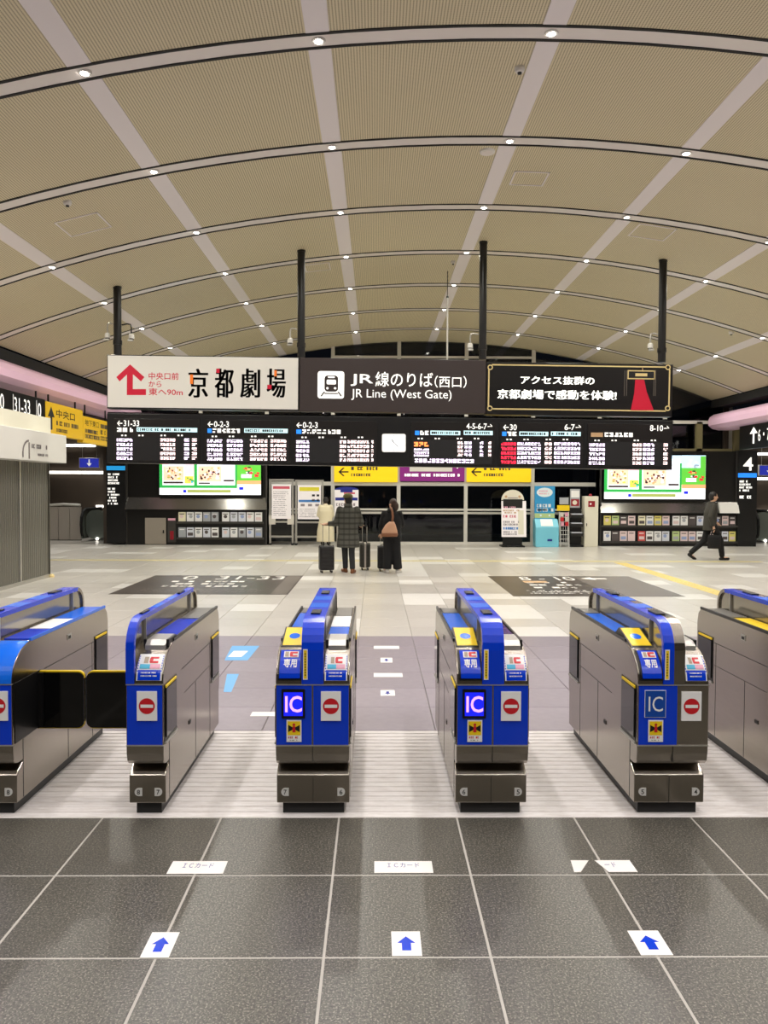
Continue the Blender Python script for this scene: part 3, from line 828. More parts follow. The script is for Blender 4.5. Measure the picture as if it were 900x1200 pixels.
gate(*XG2, 'narrow single ticket gate with closed black flap on its left', dict(panels=[(-1, 1, 'blue')], front=[('noentry', .014)], read=[('out', -h2 + .055, h2 - .008)],
     spine=(-h2 + .022, .044, 'blue'), deck=[(-h2 + .05, h2 - .015, .29, .86, 'blue', 'deck_plate'), (-h2 + .05, h2 - .015, .88, 1.36, 'grille', 'deck_grille')],
     tags=[(-h2 + .05, 8, -1), (h2 - .04, 7, 1)], closed=(-1,), flen=.325))
xl1 = xr1 - .385; h1 = .1925
g1 = gate(xl1, xr1, 'ticket gate cut by the left edge, closed black flap on its right', dict(panels=[(-1, 0, 'blue'), (0, 1, 'blue')], front=[('noentry', h1 * .62)], read=[],
     spine=(-.02, .10, 'blue'), deck=[(.04, h1 - .015, .20, .50, 'blue', 'deck_plate'), (.04, h1 - .015, .52, .86, 'white', 'deck_label'), (.04, h1 - .015, .88, 1.36, 'bright_blue', 'deck_plate'),
     (-h1 + .015, -.08, .2, 1.36, 'navy_deck', 'deck_plate')], edge='bright_blue', tags=[(h1 - .045, 8, 1)], closed=(1,), flen=.255))
curved_plate(g1, 'front_hood', 'bright_blue', .035, h1 - .004, .0, ARC - .02, .005)
xl6 = 2.31
gate(xl6, xl6 + .385, 'ticket gate cut by the right edge, steel side with yellow deck label', dict(panels=[(-1, 0, 'blue'), (0, 1, 'brushed_steel')], front=[], read=[('in', -.17, -.066)],
     spine=(.0, .115, 'split'), deck=[(-.175, -.06, .45, .92, 'yellow', 'deck_label'), (-.175, -.06, .95, 1.36, 'grille', 'deck_grille'), (.06, .175, .3, 1.36, 'navy_deck', 'deck_plate')], tags=[(-.15, 4, -1)]))

# ================================================================== FLOOR STICKERS
def floor_rect(name, label, cat, x0, x1, y0, y1, m, group=None, cut=None):
    o = empty(name, label, cat, ((x0 + x1) / 2, (y0 + y1) / 2, 0), 0, group)
    a, b = (x1 - x0) / 2, (y1 - y0) / 2
    MB().box(-a, a, -b, b, 0.0005, .0018).build('sheet', m, o); return o, a, b
mat('sticker', (236, 232, 226), 0.5)
rng = random.Random(5)
for i, (p0, p1, lab) in enumerate(((192, 269, 'left'), (436, 508, 'middle'))):
    x0, y0 = onfloor(p0, 1024 if i else 1025); x1, y1 = onfloor(p1, 1009.5)
    x1 = onfloor(p1, 1024)[0] - (0.03 if i == 0 else 0)
    o, a, b = floor_rect('floor_sticker', 'white IC card floor sticker nearest the %s of the tile row' % lab, 'floor sticker', x0 + .01, x1, y0 + .005, y1, 'sticker', 'IC card floor stickers')
    letters(o, 'ＩＣカード', -a * .55, a * .55, -b * .1, b * .65, .0024, 'ink_blue', 'G')
# torn right-hand sticker, two pieces
x0, y0 = onfloor(672, 1023); x1, y1 = onfloor(748, 1023); yb = onfloor(700, 1008.5)[1]
xa = onfloor(669, 1009)[0]; xb = onfloor(690, 1009)[0]; xc_ = onfloor(681, 1023)[0]; xd = onfloor(697, 1009)[0]; xe = onfloor(735, 1009)[0]; xf = onfloor(714, 1023)[0]
o = empty('floor_sticker', 'torn white IC card floor sticker in front of the right gate', 'floor sticker', (x0, y0, 0), 0, 'IC card floor stickers')
MB().prism_z([(xc_ - .03 - x0, 0.006), (xc_ - x0, .006), (xb - x0, yb - y0), (xa - x0, yb - y0)], .0005, .0018).build('sheet', 'sticker', o)
MB().prism_z([(xf - x0, .006), (x1 - x0, .006), (xe - x0 + .012, yb - y0), (xd - x0, yb - y0)], .0005, .0018).build('sheet', 'sticker', o)
letters(o, 'ード', xf - x0, x1 - x0 - .08, (yb - y0) * .42, (yb - y0) * .82, .0024, 'ink_blue', 'G')
for i, (p0, p1, yb, yt, lab) in enumerate(((163, 197, 1124, 1093, 'left'), (459.5, 495, 1122, 1092, 'middle'), (752, 790, 1121, 1091, 'right'))):
    x0, y0 = onfloor(p0, yb); x1, _ = onfloor(p1, yb); _, y1 = onfloor(p0, yt)
    o, a, b = floor_rect('floor_sticker', 'white square floor sticker with blue arrow on the %s side' % lab if i != 1 else 'white square floor sticker with blue arrow in the middle', 'floor sticker', x0, x1, y0 + .006, y1, 'sticker', 'blue arrow floor stickers')
    poly(o, arrow(b * 1.15, a * 1.25, R(90), 0, 0, .48, .5), .0024, 'blue', 'G')
lane = [(438, 468, 757, 760.5, 'bar', 'white strip sticker in middle lane at the far end'), (438, 472, 789, 793.5, 'bar', 'white strip sticker in middle lane, nearer one'),
        (446, 460, 771, 776.5, 'dot', 'small white arrow sticker in middle lane at the far end'), (446, 463, 809, 815.5, 'dot', 'small white arrow sticker in middle lane, nearer one'),
        (293, 322, 834.5, 839.5, 'bar', 'white strip sticker beside the left of the gate tagged 7 and 6')]
for p0, p1, ya, yb, k, lab in lane:
    x0, y0 = onfloor(p0, yb); x1, _ = onfloor(p1, yb); _, y1 = onfloor(p0, ya)
    o, a, b = floor_rect('lane_sticker', lab, 'floor sticker', x0, x1, y0, y1, 'sticker', 'stickers between the gates')
    if k == 'dot': poly(o, arrow(b * 1.1, a * 1.0, R(-90), 0, 0, .5, .4), .0024, 'ink_blue', 'G')
mat('sky_sticker', (112, 176, 226), 0.4)
for j, (c4, lab) in enumerate(((((263, 774), (290, 774), (304, 757), (272, 757)), 'pale blue floor sticker with white patch between the two left gates'), (((262, 811), (271, 811), (280, 790), (266, 790)), 'pale blue floor sticker, the nearer one between the left gates'))):
    pts = [onfloor(*p) for p in c4]; c0 = pts[0]
    o = empty('lane_sticker', lab, 'floor sticker', (c0[0], c0[1], 0), 0, 'blue floor stickers')
    MB().prism_z([(p[0] - c0[0], p[1] - c0[1]) for p in pts], .0005, .0018).build('sheet', 'sky_sticker', o)
    if j == 0:
        q = [onfloor(*p) for p in ((267, 770), (283, 770), (291, 763), (274, 763))]
        poly(o, [(p[0] - c0[0], p[1] - c0[1]) for p in q], .0024, 'sticker', 'G')
mat('mat_brown', (74, 66, 60), 0.35); mat('mat_grey', (112, 104, 96), .35); mat('mat_orange', (196, 160, 120), .5)
for nm, (x0, x1, y0, y1), head, lab in (('l', (-4.33, -1.42, 12.8, 15.55), '0  31-33', 'dark floor panel with 0 and 31-33 behind the left gates'), ('r', (2.23, 5.02, 12.65, 15.55), '8 - 10', 'dark floor panel with 8-10 behind the right gates')):
    o, a, b = floor_rect('floor_panel', lab, 'floor sign', x0, x1, y0, y1, 'mat_brown', 'floor direction panels')
    letters(o, head, -a * (.55 if nm == 'l' else .6), a * .78 if nm == 'l' else a * .15, b * .52, b * .92, .0024, 'sticker', 'G')
    rr_ = random.Random(9)
    rects(o, scribble(-a * .6, a * .55 if nm == 'l' else a * .1, -b * .35, b * .4, 3, rr_, .5, .75), .0024, 'sticker', 'G')
    rects(o, scribble(-a * .75, a * .75 if nm == 'l' else a * .1, -b * .8, -b * .45, 3, rr_, .45, .8), .0024, 'mat_grey' if nm == 'l' else 'sticker', 'G')
    if nm == 'r':
        rects(o, [(-a * .62, -a * .3, b * .25, b * .45)], .0026, 'mat_orange', 'G'); rects(o, [(a * .18, a * .98, -b * .97, b * .97)], .0026, 'mat_grey', 'G')
        poly(o, arrow(.5, .5, R(180), a * .42, b * .72), .0032, 'sticker', 'G')
    else: rects(o, [(a * .8, a * .98, -b * .95, b * .95)], .0026, 'mat_grey', 'G')

# ================================================================== HANGING SIGNS AND DEPARTURE BOARD
SY = 14.4; TILT = 0.0085          # the signs hang very slightly out of level
def pxbox(p0, q0, p1, q1, Y):
    """pixel box -> x0, x1, z0, z1 on the plane y = Y"""
    xa, za = at(p0, (q0 + q1) / 2, Y); xb, zb = at(p1, (q0 + q1) / 2, Y)
    zt = at((p0 + p1) / 2, q0, Y)[1]; zl = at((p0 + p1) / 2, q1, Y)[1]
    return xa, xb, zl, zt
class Panel:
    """a flat panel facing the viewer; child prints are given by pixels"""
    def __init__(s, name, label, cat, p0, q0, p1, q1, Y, depth, m, group=None, bevel=.008, part='sign_box', tilt=0.0):
        s.tilt = tilt
        s.Y = Y; x0, x1, z0, z1 = pxbox(p0, q0, p1, q1, Y); s.cx = (x0 + x1) / 2; s.z0 = z0
        s.o = empty(name, label, cat, (s.cx, Y, z0), 0, group); s.o.rotation_euler = (0, tilt, 0); s.w = x1 - x0; s.h = z1 - z0; s.n = 0
        s.body = MB().box(-s.w/2, s.w/2, 0, depth, 0, s.h).build(part, m, s.o, bevel=bevel)
    def loc(s, p, q):
        x, z = at(p, q, s.Y); return x - s.cx, z - s.z0 + s.tilt * (x - s.cx)
    def bx(s, p0, q0, p1, q1):
        x0, x1, z0, z1 = pxbox(p0, q0, p1, q1, s.Y); t = s.tilt * ((x0 + x1) / 2 - s.cx); return x0 - s.cx, x1 - s.cx, z0 - s.z0 + t, z1 - s.z0 + t
    def d(s, k): return -.002 - .0012 * k
    def text(s, t, p0, q0, p1, q1, m, k=1, **kw): return letters(kw.pop('parent', s.o), t, *s.bx(p0, q0, p1, q1), s.d(k), m, **kw)
    def rect(s, p0, q0, p1, q1, m, k=0, name='print', parent=None): return rects(parent or s.o, [s.bx(p0, q0, p1, q1)], s.d(k), m, name=name)
    def poly(s, pts, m, k=1, name='print'): return poly(s.o, [s.loc(*p) for p in pts][::-1], s.d(k), m, name=name)

mat('lit_white', (214, 210, 200), 0.4, emit=(215, 220, 222), es=0.12)
mat('lit_text', (240, 240, 236), 0.4, emit=(245, 242, 236), es=0.75)
mat('lit_red', (170, 10, 40), 0.4, emit=(165, 10, 40), es=0.5)
mat('lit_orange', (220, 110, 30), 0.4, emit=(220, 110, 30), es=0.4)
mat('lit_ink', (14, 12, 14), 0.5)
mat('cocoa_lit', (44, 36, 34), 0.4, emit=(52, 42, 40), es=0.35)
mat('black_lit', (14, 12, 12), 0.3)
# white theatre direction sign
s1 = Panel('theatre_direction_sign', 'white lit hanging sign with red arrow and black theatre lettering', 'sign', 125, 417, 350, 480, SY, .25, 'black_paint', tilt=TILT)
s1.rect(126, 418, 349, 478.5, 'lit_white', 0, 'lit_face')
s1.poly([(148.5, 441), (155.5, 441), (155.5, 456), (171, 456), (171, 463), (148.5, 463)], 'lit_red')
s1.poly([(152, 427), (169, 442), (165, 447), (152, 435.5)], 'lit_red', 1); s1.poly([(152, 427), (152, 435.5), (140, 447), (136, 442)], 'lit_red', 1)
s1.poly([(148.5, 433), (155.5, 433), (155.5, 443), (148.5, 443)], 'lit_red', 1.2)
s1.text('中央口前', 174, 436.5, 209, 445, 'lit_red', off=.01); s1.text('から', 174, 446.5, 189, 453.5, 'lit_red', off=.01); s1.text('東へ90m', 174, 455, 214, 463.5, 'lit_red', off=.01)
for ch, a, b, acc in (('京', 221, 243, [(222.5, 439, 226, 450, 'lit_orange')]), ('都', 252, 273, [(253, 432, 257, 437, 'lit_red')]), ('劇', 282, 304, []), ('場', 313, 334, [(321, 434, 324, 441, 'lit_orange'), (313, 451, 318, 456, 'lit_red')])):
    s1.text(ch, a, 432, b, 466, 'lit_ink', bold=.012)
    for q in acc: s1.rect(*q[:4], q[4], 2)
# brown station sign
s2 = Panel('station_sign', 'dark brown hanging station sign with white train pictogram', 'sign', 351, 420.5, 569, 483, SY, .25, 'cocoa_lit', tilt=TILT)
b = s2.bx(372, 435, 403, 467)
def rrect(x0, x1, z0, z1, r, n=5):
    out = []
    for cx, cz, t0 in ((x1 - r, z0 + r, -90), (x1 - r, z1 - r, 0), (x0 + r, z1 - r, 90), (x0 + r, z0 + r, 180)):
        out += [(cx + r * math.cos(R(t0 + k * 90 / n)), cz + r * math.sin(R(t0 + k * 90 / n))) for k in range(n + 1)]
    return out
pic = MB().prism_y(rrect(*b, .05), -.004, 0).build('train_pictogram', 'lit_text', s2.o)
def pz(p, q): return s2.loc(p, q)
def prr(p0, q0, p1, q1, r, m, k): return poly(pic, rrect(*s2.bx(p0, q0, p1, q1), r), -.004 - .001 * k, m)
prr(380, 440, 396, 459, .06, 'cocoa_lit', 1); prr(382.5, 445, 393.5, 450.5, .02, 'lit_text', 2); prr(384, 441, 392, 443, .012, 'lit_text', 2)
for c in (383.5, 392.5):
    x, z = pz(c, 455); disc(pic, x, z, .022, -.006, 'lit_text', n=14)
for a, b2 in ((381, 376), (395, 400)): poly(pic, [pz(a, 459), pz(a + 2 * (1 if b2 > a else -1), 459), pz(b2 + (1 if b2 > a else -1), 464.5), pz(b2 - (1 if b2 > a else -1), 464.5)][::(-1 if b2 > a else 1)], -.005, 'cocoa_lit')
rects(pic, [s2.bx(380, 460.5, 396, 461.8)], -.005, 'cocoa_lit')
s2.text('JR', 410.5, 438.5, 437, 452.5, 'lit_text', off=.012); s2.text('線のりば', 439.5, 436, 507, 453.5, 'lit_text', off=.008); s2.text('（西口）', 509, 440.5, 546.5, 454.5, 'lit_text', off=.006)
s2.text('JR Line (West Gate)', 411.5, 456.5, 529, 469.5, 'lit_text', off=.0)
# black theatre sign with gold frame and red carpet
s3 = Panel('theatre_sign', 'black hanging theatre sign with gold border and red carpet', 'sign', 569.5, 425.5, 788, 487, SY, .25, 'black_lit', tilt=TILT)
for q in ((576, 428, 780, 429.6), (576, 479.6, 780, 481.2), (571.6, 433, 573.2, 476), (783.2, 433, 784.8, 476)): s3.rect(*q, 'gold', 1, 'gold_border')
for px, py in ((574, 430.5), (782.3, 430.5), (574, 478.5), (782.3, 478.5)):
    x, z = s3.loc(px, py); mb = MB()
    for k in range(16):
        t, t2 = 2 * math.pi * k / 16, 2 * math.pi * (k + 1) / 16
        mb.quad(*[(x + rr * math.cos(tt), s3.d(1), z + rr * math.sin(tt)) for rr, tt in ((.05, t), (.05, t2), (.03, t2), (.03, t))][::-1])
    mb.build('gold_corner', 'gold', s3.o)
s3.text('アクセス抜群の', 610, 441, 696, 450.5, 'lit_text', bold=.006); s3.text('京都劇場で感動を体験!', 583, 457, 722, 468, 'lit_text', bold=.006)
s3.poly([(744, 445), (754.5, 445), (757.5, 459), (766, 481), (739, 481), (743, 461)], 'lit_red', 1, 'carpet')
s3.rect(735, 434, 767, 444.5, 'gold', 1); s3.rect(736.3, 435.3, 765.7, 443.2, 'lit_ink', 2); s3.rect(744, 437.5, 758, 441, 'gold', 3)
for a in (731.3, 733.8, 765.5, 767.5): s3.rect(a, 434, a + .6, 464, 'mat_grey', 1)
s3.rect(752, 429.8, 753, 434, 'mat_orange', 1)

# departure board
bd = Panel('departure_board', 'long black LED departure board hanging below the three signs', 'departure board', 125, 488.5, 788, 546.5, SY, .34, 'black_paint', part='housing', tilt=TILT)
MB().box(-bd.w/2, bd.w/2, .04, .30, bd.h, bd.h + .025).build('top_rail', 'black_gloss', bd.o)
mat('led_white', (255, 255, 255), emit=(240, 212, 255), es=2.0); mat('led_warm', (255, 240, 230), emit=(255, 214, 218), es=1.8)
mat('led_red', (255, 40, 60), emit=(255, 30, 66), es=1.9); mat('led_orange', (255, 140, 60), emit=(255, 130, 70), es=1.8)
mat('head_cyan', (190, 225, 230), emit=(190, 225, 232), es=0.8); mat('head_blue', (30, 120, 230), emit=(30, 130, 235), es=0.9)
mat('board_face', (26, 23, 22), 0.3)
rl = random.Random(21)
def led(u0, u1, v0, v1, rows, fill=.64):
    out = []; h = (v1 - v0) / rows; gh = h * fill; gw = gh * 1.05
    n = max(1, int((u1 - u0) / gw)); gw = (u1 - u0) / n
    for r_ in range(rows):
        y0 = v0 + h * r_ + h * (1 - fill) / 2
        for i in range(n):
            cw, chh = gw * .80 / 3, gh / 3
            for cx in range(3):
                for cy in range(3):
                    if rl.random() < (.86 if cy != 1 else .55): out.append((u0 + i * gw + cx * cw, u0 + i * gw + (cx + 1) * cw, y0 + cy * chh, y0 + (cy + 1) * chh))
    return out
secs = [  # px range, header, header x, subheader bars, led columns (px0, px1, rows, colour)
    (134, 234, '←31-33', (137, 163), [(137, 157, 'lit_text'), (160, 231, 'head_cyan')], [(137, 156, 'led_white'), (188, 206, 'led_warm'), (216, 223, 'led_white'), (225, 232, 'led_warm')]),
    (240, 340, '←0-2-3', (243, 268), [(243, 248, 'head_blue'), (249, 282, 'lit_text'), (286, 337, 'head_cyan')], [(243, 261, 'led_white'), (266, 285, 'led_white'), (293, 314, 'led_warm'), (317, 336, 'led_warm')]),
    (345, 442, '←0-2-3', (347, 372), [(347, 353, 'head_blue'), (354, 400, 'lit_text')], [(347, 363, 'led_white'), (398, 406, 'led_warm'), (407, 433, 'led_warm'), (435, 438, 'led_warm')]),
    (481, 579, '4-5-6-7→', (546, 577), [(486, 491, 'head_blue'), (492, 503, 'lit_text'), (504, 539, 'head_cyan'), (543, 577, 'head_cyan')], [(485, 503, 'led_white'), (536, 543, 'led_warm'), (544, 553, 'led_white'), (562, 567, 'led_white'), (572, 576, 'led_warm')]),
    (585, 683, '←30', (589, 605), [(588, 593, 'head_blue'), (594, 606, 'lit_text'), (608, 642, 'head_cyan'), (645, 680, 'head_cyan')], [(587, 605, 'led_red'), (606, 634, 'led_white'), (638, 647, 'led_warm'), (649, 680, 'led_white')]),
    (688, 786, '8-10→', (761, 784), [(692, 706, 'mat_orange'), (708, 742, 'lit_text')], [(690, 709, 'led_white'), (741, 752, 'led_warm'), (753, 767, 'led_white'), (777, 783, 'led_warm')])]
for i, (a, b_, head, hx, bars, colsx) in enumerate(secs):
    dy = (a - 134) * .0105
    q = bd.bx(a, 491 + dy, b_, 541 + dy)
    pnl = MB().box(q[0], q[1], -.012, 0.0, q[2], q[3]).build('display_panel', 'board_face', bd.o, bevel=.003)
    D = -.0135
    letters(pnl, head, *bd.bx(hx[0], 492.5 + dy, hx[1], 499.5 + dy), D, 'lit_text', off=.012)
    if i == 4: letters(pnl, '6-7→', *bd.bx(661, 492.5 + dy, 681, 499.5 + dy), D, 'lit_text', off=.012)
    for x0, x1, m in bars:
        bb = bd.bx(x0, 501.2 + dy, x1, 506.2 + dy)
        rects(pnl, [bb] if m != 'lit_text' else led(*bb, 1, 1.0), D, m, name='header_bar')
        if m == 'head_cyan': rects(pnl, scribble(bb[0] + .02, bb[1] - .02, bb[2] + .008, bb[3] - .008, 1, rl, .7, .9), D - .001, 'ink')
    rects(pnl, [bd.bx(x + k * 4, 509.5 + dy, x + k * 4 + 2.2, 511.2 + dy) for x in (a + 8, a + 28, a + 54, a + 74) for k in range(2)], D, 'lit_text', name='column_heads')
    rects(pnl, [bd.bx(a + 2, 512 + dy, b_ - 2, 540 + dy)], D + .0004, 'ink', name='led_screen')
    for x0, x1, m in colsx:
        y0 = 513 + dy; y1 = 539.5 + dy
        if i == 3:
            if x0 == 485:
                rects(pnl, led(*bd.bx(x0, y0, x1, y0 + 8), 1), D - .0008, 'led_orange', name='led_text'); y0 += 8.5
            y1 = 532 + dy; rows = 4 if x0 != 485 else 3
        else: rows = 5
        rects(pnl, led(*bd.bx(x0, y0, x1, y1), rows), D - .0008, m, name='led_text')
    if i == 3: rects(pnl, led(*bd.bx(486, 533 + dy, 556, 540 + dy), 1), D - .0008, 'led_white', name='led_text')
# clock in the board
ck = bd.bx(447.5, 508.5, 475.5, 530)
co = empty('wall_clock', 'white lit square clock set in the middle of the departure board', 'clock', (bd.cx + (ck[0] + ck[1]) / 2, SY - .002, bd.z0 + ck[2]))
w2, hh = (ck[1] - ck[0]) / 2, ck[3] - ck[2]
mat('clock_face', (240, 240, 240), emit=(235, 238, 240), es=0.8)
MB().prism_y(rrect(-w2, w2, 0, hh, .04), -.04, 0).build('case', 'white', co); poly(co, rrect(-w2 + .015, w2 - .015, .015, hh - .015, .03), -.041, 'clock_face', name='dial')
mb = MB()
for k in range(12):
    t = R(30 * k); c, s = math.sin(t), math.cos(t); r0, r1 = .115, .14
    mb.quad(*[(c * r_ * 1.05 + s * e, -.042, hh / 2 + s * r_ - c * e) for r_, e in ((r0, -.005), (r1, -.005), (r1, .005), (r0, .005))])
mb.build('hour_marks', 'seam', co)
for t, L, wd in ((R(-30), .07, .007), (R(130), .11, .005)):
    c, s = math.sin(t), math.cos(t); poly(co, [(s * wd, hh/2 - c * wd), (c * L + s * wd, hh/2 + s * L - c * wd), (c * L - s * wd, hh/2 + s * L + c * wd), (-s * wd, hh/2 + c * wd)], -.043, 'ink', name='hand')
# hanging poles with cameras
def security_camera(px, py, Y, xpole, label):
    x, z = at(px, py, Y); s = 1 if x > xpole else -1
    o = empty('security_camera', label, 'camera', (x, Y, z), 0, 'security cameras on the hanging poles')
    dx = xpole - x + s * .0785
    MB().tube([(dx, 0, .25), (dx * .45, 0, .27), (dx * .1, 0, .26), (0, 0, .2), (0, 0, .06)], .014, 8).build('arm', 'alu' if s < 0 else 'black_paint', o)
    MB().lathe([(.03, .09), (.045, .075), (.05, .03), (.05, .0)], 14).build('housing', 'white_paint', o)
    MB().ball((0, 0, -.01), .042, n=8).build('lens_dome', 'black_gloss', o)
    MB().box(-.05, .05, -.07, -.03, -.055, -.02).build('camera_body', 'alu', o, bevel=.008)
names = [(138, 'first from left'), (353, 'second from left'), (565.5, 'third from left'), (775.5, 'rightmost')]
for i, (px, nm) in enumerate(names):
    x = at(px, 420, SY + .12)[0]; zt = at(px, (417, 420, 423, 426)[i], SY + .12)[1] + .03
    o = empty('hanging_pole', 'thick black hanging pole above the signs, ' + nm, 'pole', (x, SY + .12, zt - .01), 0, 'poles carrying the signs')
    L = zc(x) - zt + .01
    MB().lathe([(.07, 0), (.07, L)], 16).build('tube', 'black_paint', o, smooth=False); MB().lathe([(.078, L - .03), (.078, L)], 16).build('ceiling_flange', 'black_paint', o)
    MB().lathe([(.082, .18), (.082, .26)], 16).build('clamp', 'black_paint', o)
    if i == 0:
        security_camera(126, 396, SY + .12, x, 'white security camera left of the first hanging pole'); security_camera(154, 397, SY + .12, x, 'white security camera right of the first hanging pole')
    else: security_camera((0, 340, 551, 762)[i], (0, 402, 408, 408)[i], SY + .12, x, 'white security camera on the %s hanging pole' % ('', 'second', 'third', 'rightmost')[i])
x, z = at(524, 425, 16.5)
o = empty('slim_rod', 'slim pale vertical rod hanging behind the station sign', 'rod', (x, 16.5, z - .5)); ht = at(524, 348, 16.5)[1] - z + .5
MB().lathe([(.018, 0), (.018, ht)], 10).build('rod', 'alu_white', o); MB().lathe([(.026, ht - .02), (.026, ht + .015)], 10).build('rod_tip', 'black_paint', o)
MB().lathe([(.008, ht), (.008, zc(x) - z + .5)], 6).build('hanger_wire', 'black_paint', o)

# ================================================================== FAR KIOSKS
KY = 23.75
mat('kiosk_black', (20, 19, 18), 0.3); mat('kiosk_grey', (60, 58, 55), 0.35)
mat('ledge', (120, 118, 114), 0.18, .8); mat('door_beige', (150, 142, 130), 0.5)
scr = {}
def scol(n, c, es=0.95):
    return mat('screen_' + n, c, emit=c, es=es)
scol('white', (236, 240, 244)); scol('green', (40, 160, 70)); scol('skyw', (190, 225, 250)); scol('pinkw', (244, 200, 212)); scol('inkd', (50, 36, 32)); scol('red', (225, 40, 50)); scol('grass', (90, 185, 60)); scol('orange', (240, 160, 110)); scol('cyan', (60, 175, 225)); scol('yel', (236, 200, 80)); scol('skin', (236, 196, 170)); scol('lilac', (220, 220, 240)); scol('blue', (60, 110, 210)); scol('olive', (150, 160, 80)); scol('greyb', (150, 160, 175))
def kiosk(name, label, p0, p1, qt, qb, side):
    x0 = at(p0, 600, KY)[0]; x1 = at(p1, 600, KY)[0]; zt = at((p0 + p1) / 2, qt, KY)[1]
    o = empty(name, label, 'kiosk', ((x0 + x1) / 2, KY, 0), 0, 'information kiosks by the far windows'); w = x1 - x0
    Z = lambda q: at((p0 + p1) / 2, q, KY)[1]
    X = lambda p: at(p, 600, KY)[0] - (x0 + x1) / 2
    zl0, zl1 = (Z(597), Z(583)) if side == 'l' else (Z(601), Z(588))
    MB().box(-w/2, w/2, .06, .5, zl1 - .01, zt).build('back_panel', 'kiosk_black', o, bevel=.01)
    MB().box(-w/2, w/2, 0, .5, 0, zl0).build('base_cabinet', 'kiosk_black', o, bevel=.006)
    MB().prism_x([(-.10, zl0), (.5, zl0), (.5, zl1), (.06, zl1)][::-1], -w/2, w/2).build('sloping_ledge', 'ledge', o)
    for q in (w/2 - .04, -w/2): MB().box(q, q + .04, -.01, .5, 0, zt).build('end_frame', 'kiosk_grey', o)
    return o, X, Z, w
def screen(p0, p1, q0, q1, label):
    P = Panel('advert_screen', label, 'screen', p0, q0, p1, q1, KY - .04, .09, 'black_gloss', 'kiosk advert screens', part='bezel')
    W = p1 - p0; H = q1 - q0
    f = lambda u: p0 + u * W
    g = lambda v: q0 + v * H
    def r(u0, v0, u1, v1, m, k=1): P.rect(f(u0), g(v0), f(u1), g(v1), 'screen_' + m, k)
    r(.01, .03, .99, .97, 'white', 0); r(.01, .03, .76, .82, 'green', 1); r(.04, .10, .345, .76, 'white', 2); r(.375, .10, .74, .76, 'white', 2); r(.01, .03, .76, .2, 'skyw', 2)
    r(.02, .22, .10, .30, 'red', 3); r(.385, .22, .45, .28, 'green', 3); r(.25, .26, .345, .55, 'pinkw', 3); r(.62, .30, .735, .62, 'lilac', 3)
    def blobs(u0, v0, u1, v1, ms, n, sd, k=3):
        rg = random.Random(sd)
        for _ in range(n):
            x, z = P.loc(f(rg.uniform(u0, u1)), g(rg.uniform(v0, v1))); disc(P.o, x, z, rg.uniform(.02, .055), P.d(k + rg.random()), 'screen_' + rg.choice(ms), n=9, ry=rg.uniform(.015, .04))
    r(.05, .34, .245, .66, 'skin', 3); blobs(.08, .38, .22, .62, ['inkd', 'white', 'yel', 'orange', 'inkd', 'white', 'skin', 'olive'], 30, 1, 4)
    r(.255, .56, .34, .72, 'yel', 3); blobs(.27, .6, .33, .7, ['cyan', 'orange', 'green'], 7, 2, 4)
    r(.385, .34, .61, .68, 'skin', 3); blobs(.41, .38, .59, .64, ['inkd', 'white', 'pinkw', 'inkd', 'orange', 'skin', 'inkd', 'white'], 40, 3, 4)
    r(.05, .68, .24, .72, 'inkd', 4); r(.39, .70, .50, .73, 'inkd', 4); r(.63, .64, .73, .68, 'inkd', 4)
    r(.76, .03, .99, .66, 'grass', 2); r(.76, .03, .99, .30, 'skyw', 3); r(.94, .05, .99, .5, 'grass', 4); blobs(.80, .12, .95, .30, ['greyb', 'white', 'greyb', 'lilac'], 16, 6, 4)
    blobs(.83, .36, .90, .52, ['red', 'red', 'white', 'inkd', 'orange'], 14, 4, 4); blobs(.93, .48, .97, .58, ['red', 'inkd'], 6, 5, 4); r(.80, .52, .90, .60, 'white', 4); r(.76, .66, .99, .74, 'orange', 3)
    r(.28, .86, .70, .92, 'olive', 2); r(.24, .86, .27, .92, 'blue', 2); r(.78, .80, .82, .86, 'blue', 2); r(.83, .79, .96, .83, 'skyw', 2); r(.03, .87, .22, .90, 'lilac', 2)
    return P
def post_sign(name, label, p0, p1, q0, q1, band, number):
    P = Panel(name, label, 'pillar', p0, q0, p1, q1, KY - .06, .5, 'black_paint', 'black number pillars', part='pillar')
    P.rect(p0 + .3, band, p1 - .3, band + 5, 'head_blue' if number else 'sky_band', 1, 'colour_band')
    if number: P.text(number, p0 + 6.5, 536, p0 + 18, 551.5, 'lit_text', 1, off=.01)
    rr_ = random.Random(p0)
    rects(P.o, scribble(*P.bx(p0 + 2, band + 8, p1 - 4, band + 22), 4, rr_, .62, .6), P.d(1), 'lit_text', name='small_print'); rects(P.o, scribble(*P.bx(p0 + 2, band + 25, p1 - 4, band + (46 if not number else 31)), 6 if not number else 1, rr_, .55, .5), P.d(1), 'lit_text', name='small_print')
    return P
mat('sky_band', (30, 150, 215), emit=(30, 150, 220), es=.6)
kl, XLk, ZLk, wl = kiosk('information_kiosk', 'long black kiosk with advert screen under the left of the board', 147.5, 313, 524, 636, 'l')
kr, XRk, ZRk, wr = kiosk('information_kiosk', 'long black kiosk with advert screen behind the walking man', 703, 864, 528.5, 640, 'r')
screen(185.5, 307, 528, 581.5, 'wide lit advert screen on the left kiosk'); screen(707, 828, 532, 586.5, 'wide lit advert screen on the right kiosk')
post_sign('number_pillar', 'black pillar with pale blue band at the left end of the left kiosk', 124.5, 147, 496, 636.5, 546, None)
post_sign('number_pillar', 'black pillar with white 4 and blue band beside the right kiosk', 864.5, 887, 528, 641, 554.5, '4')
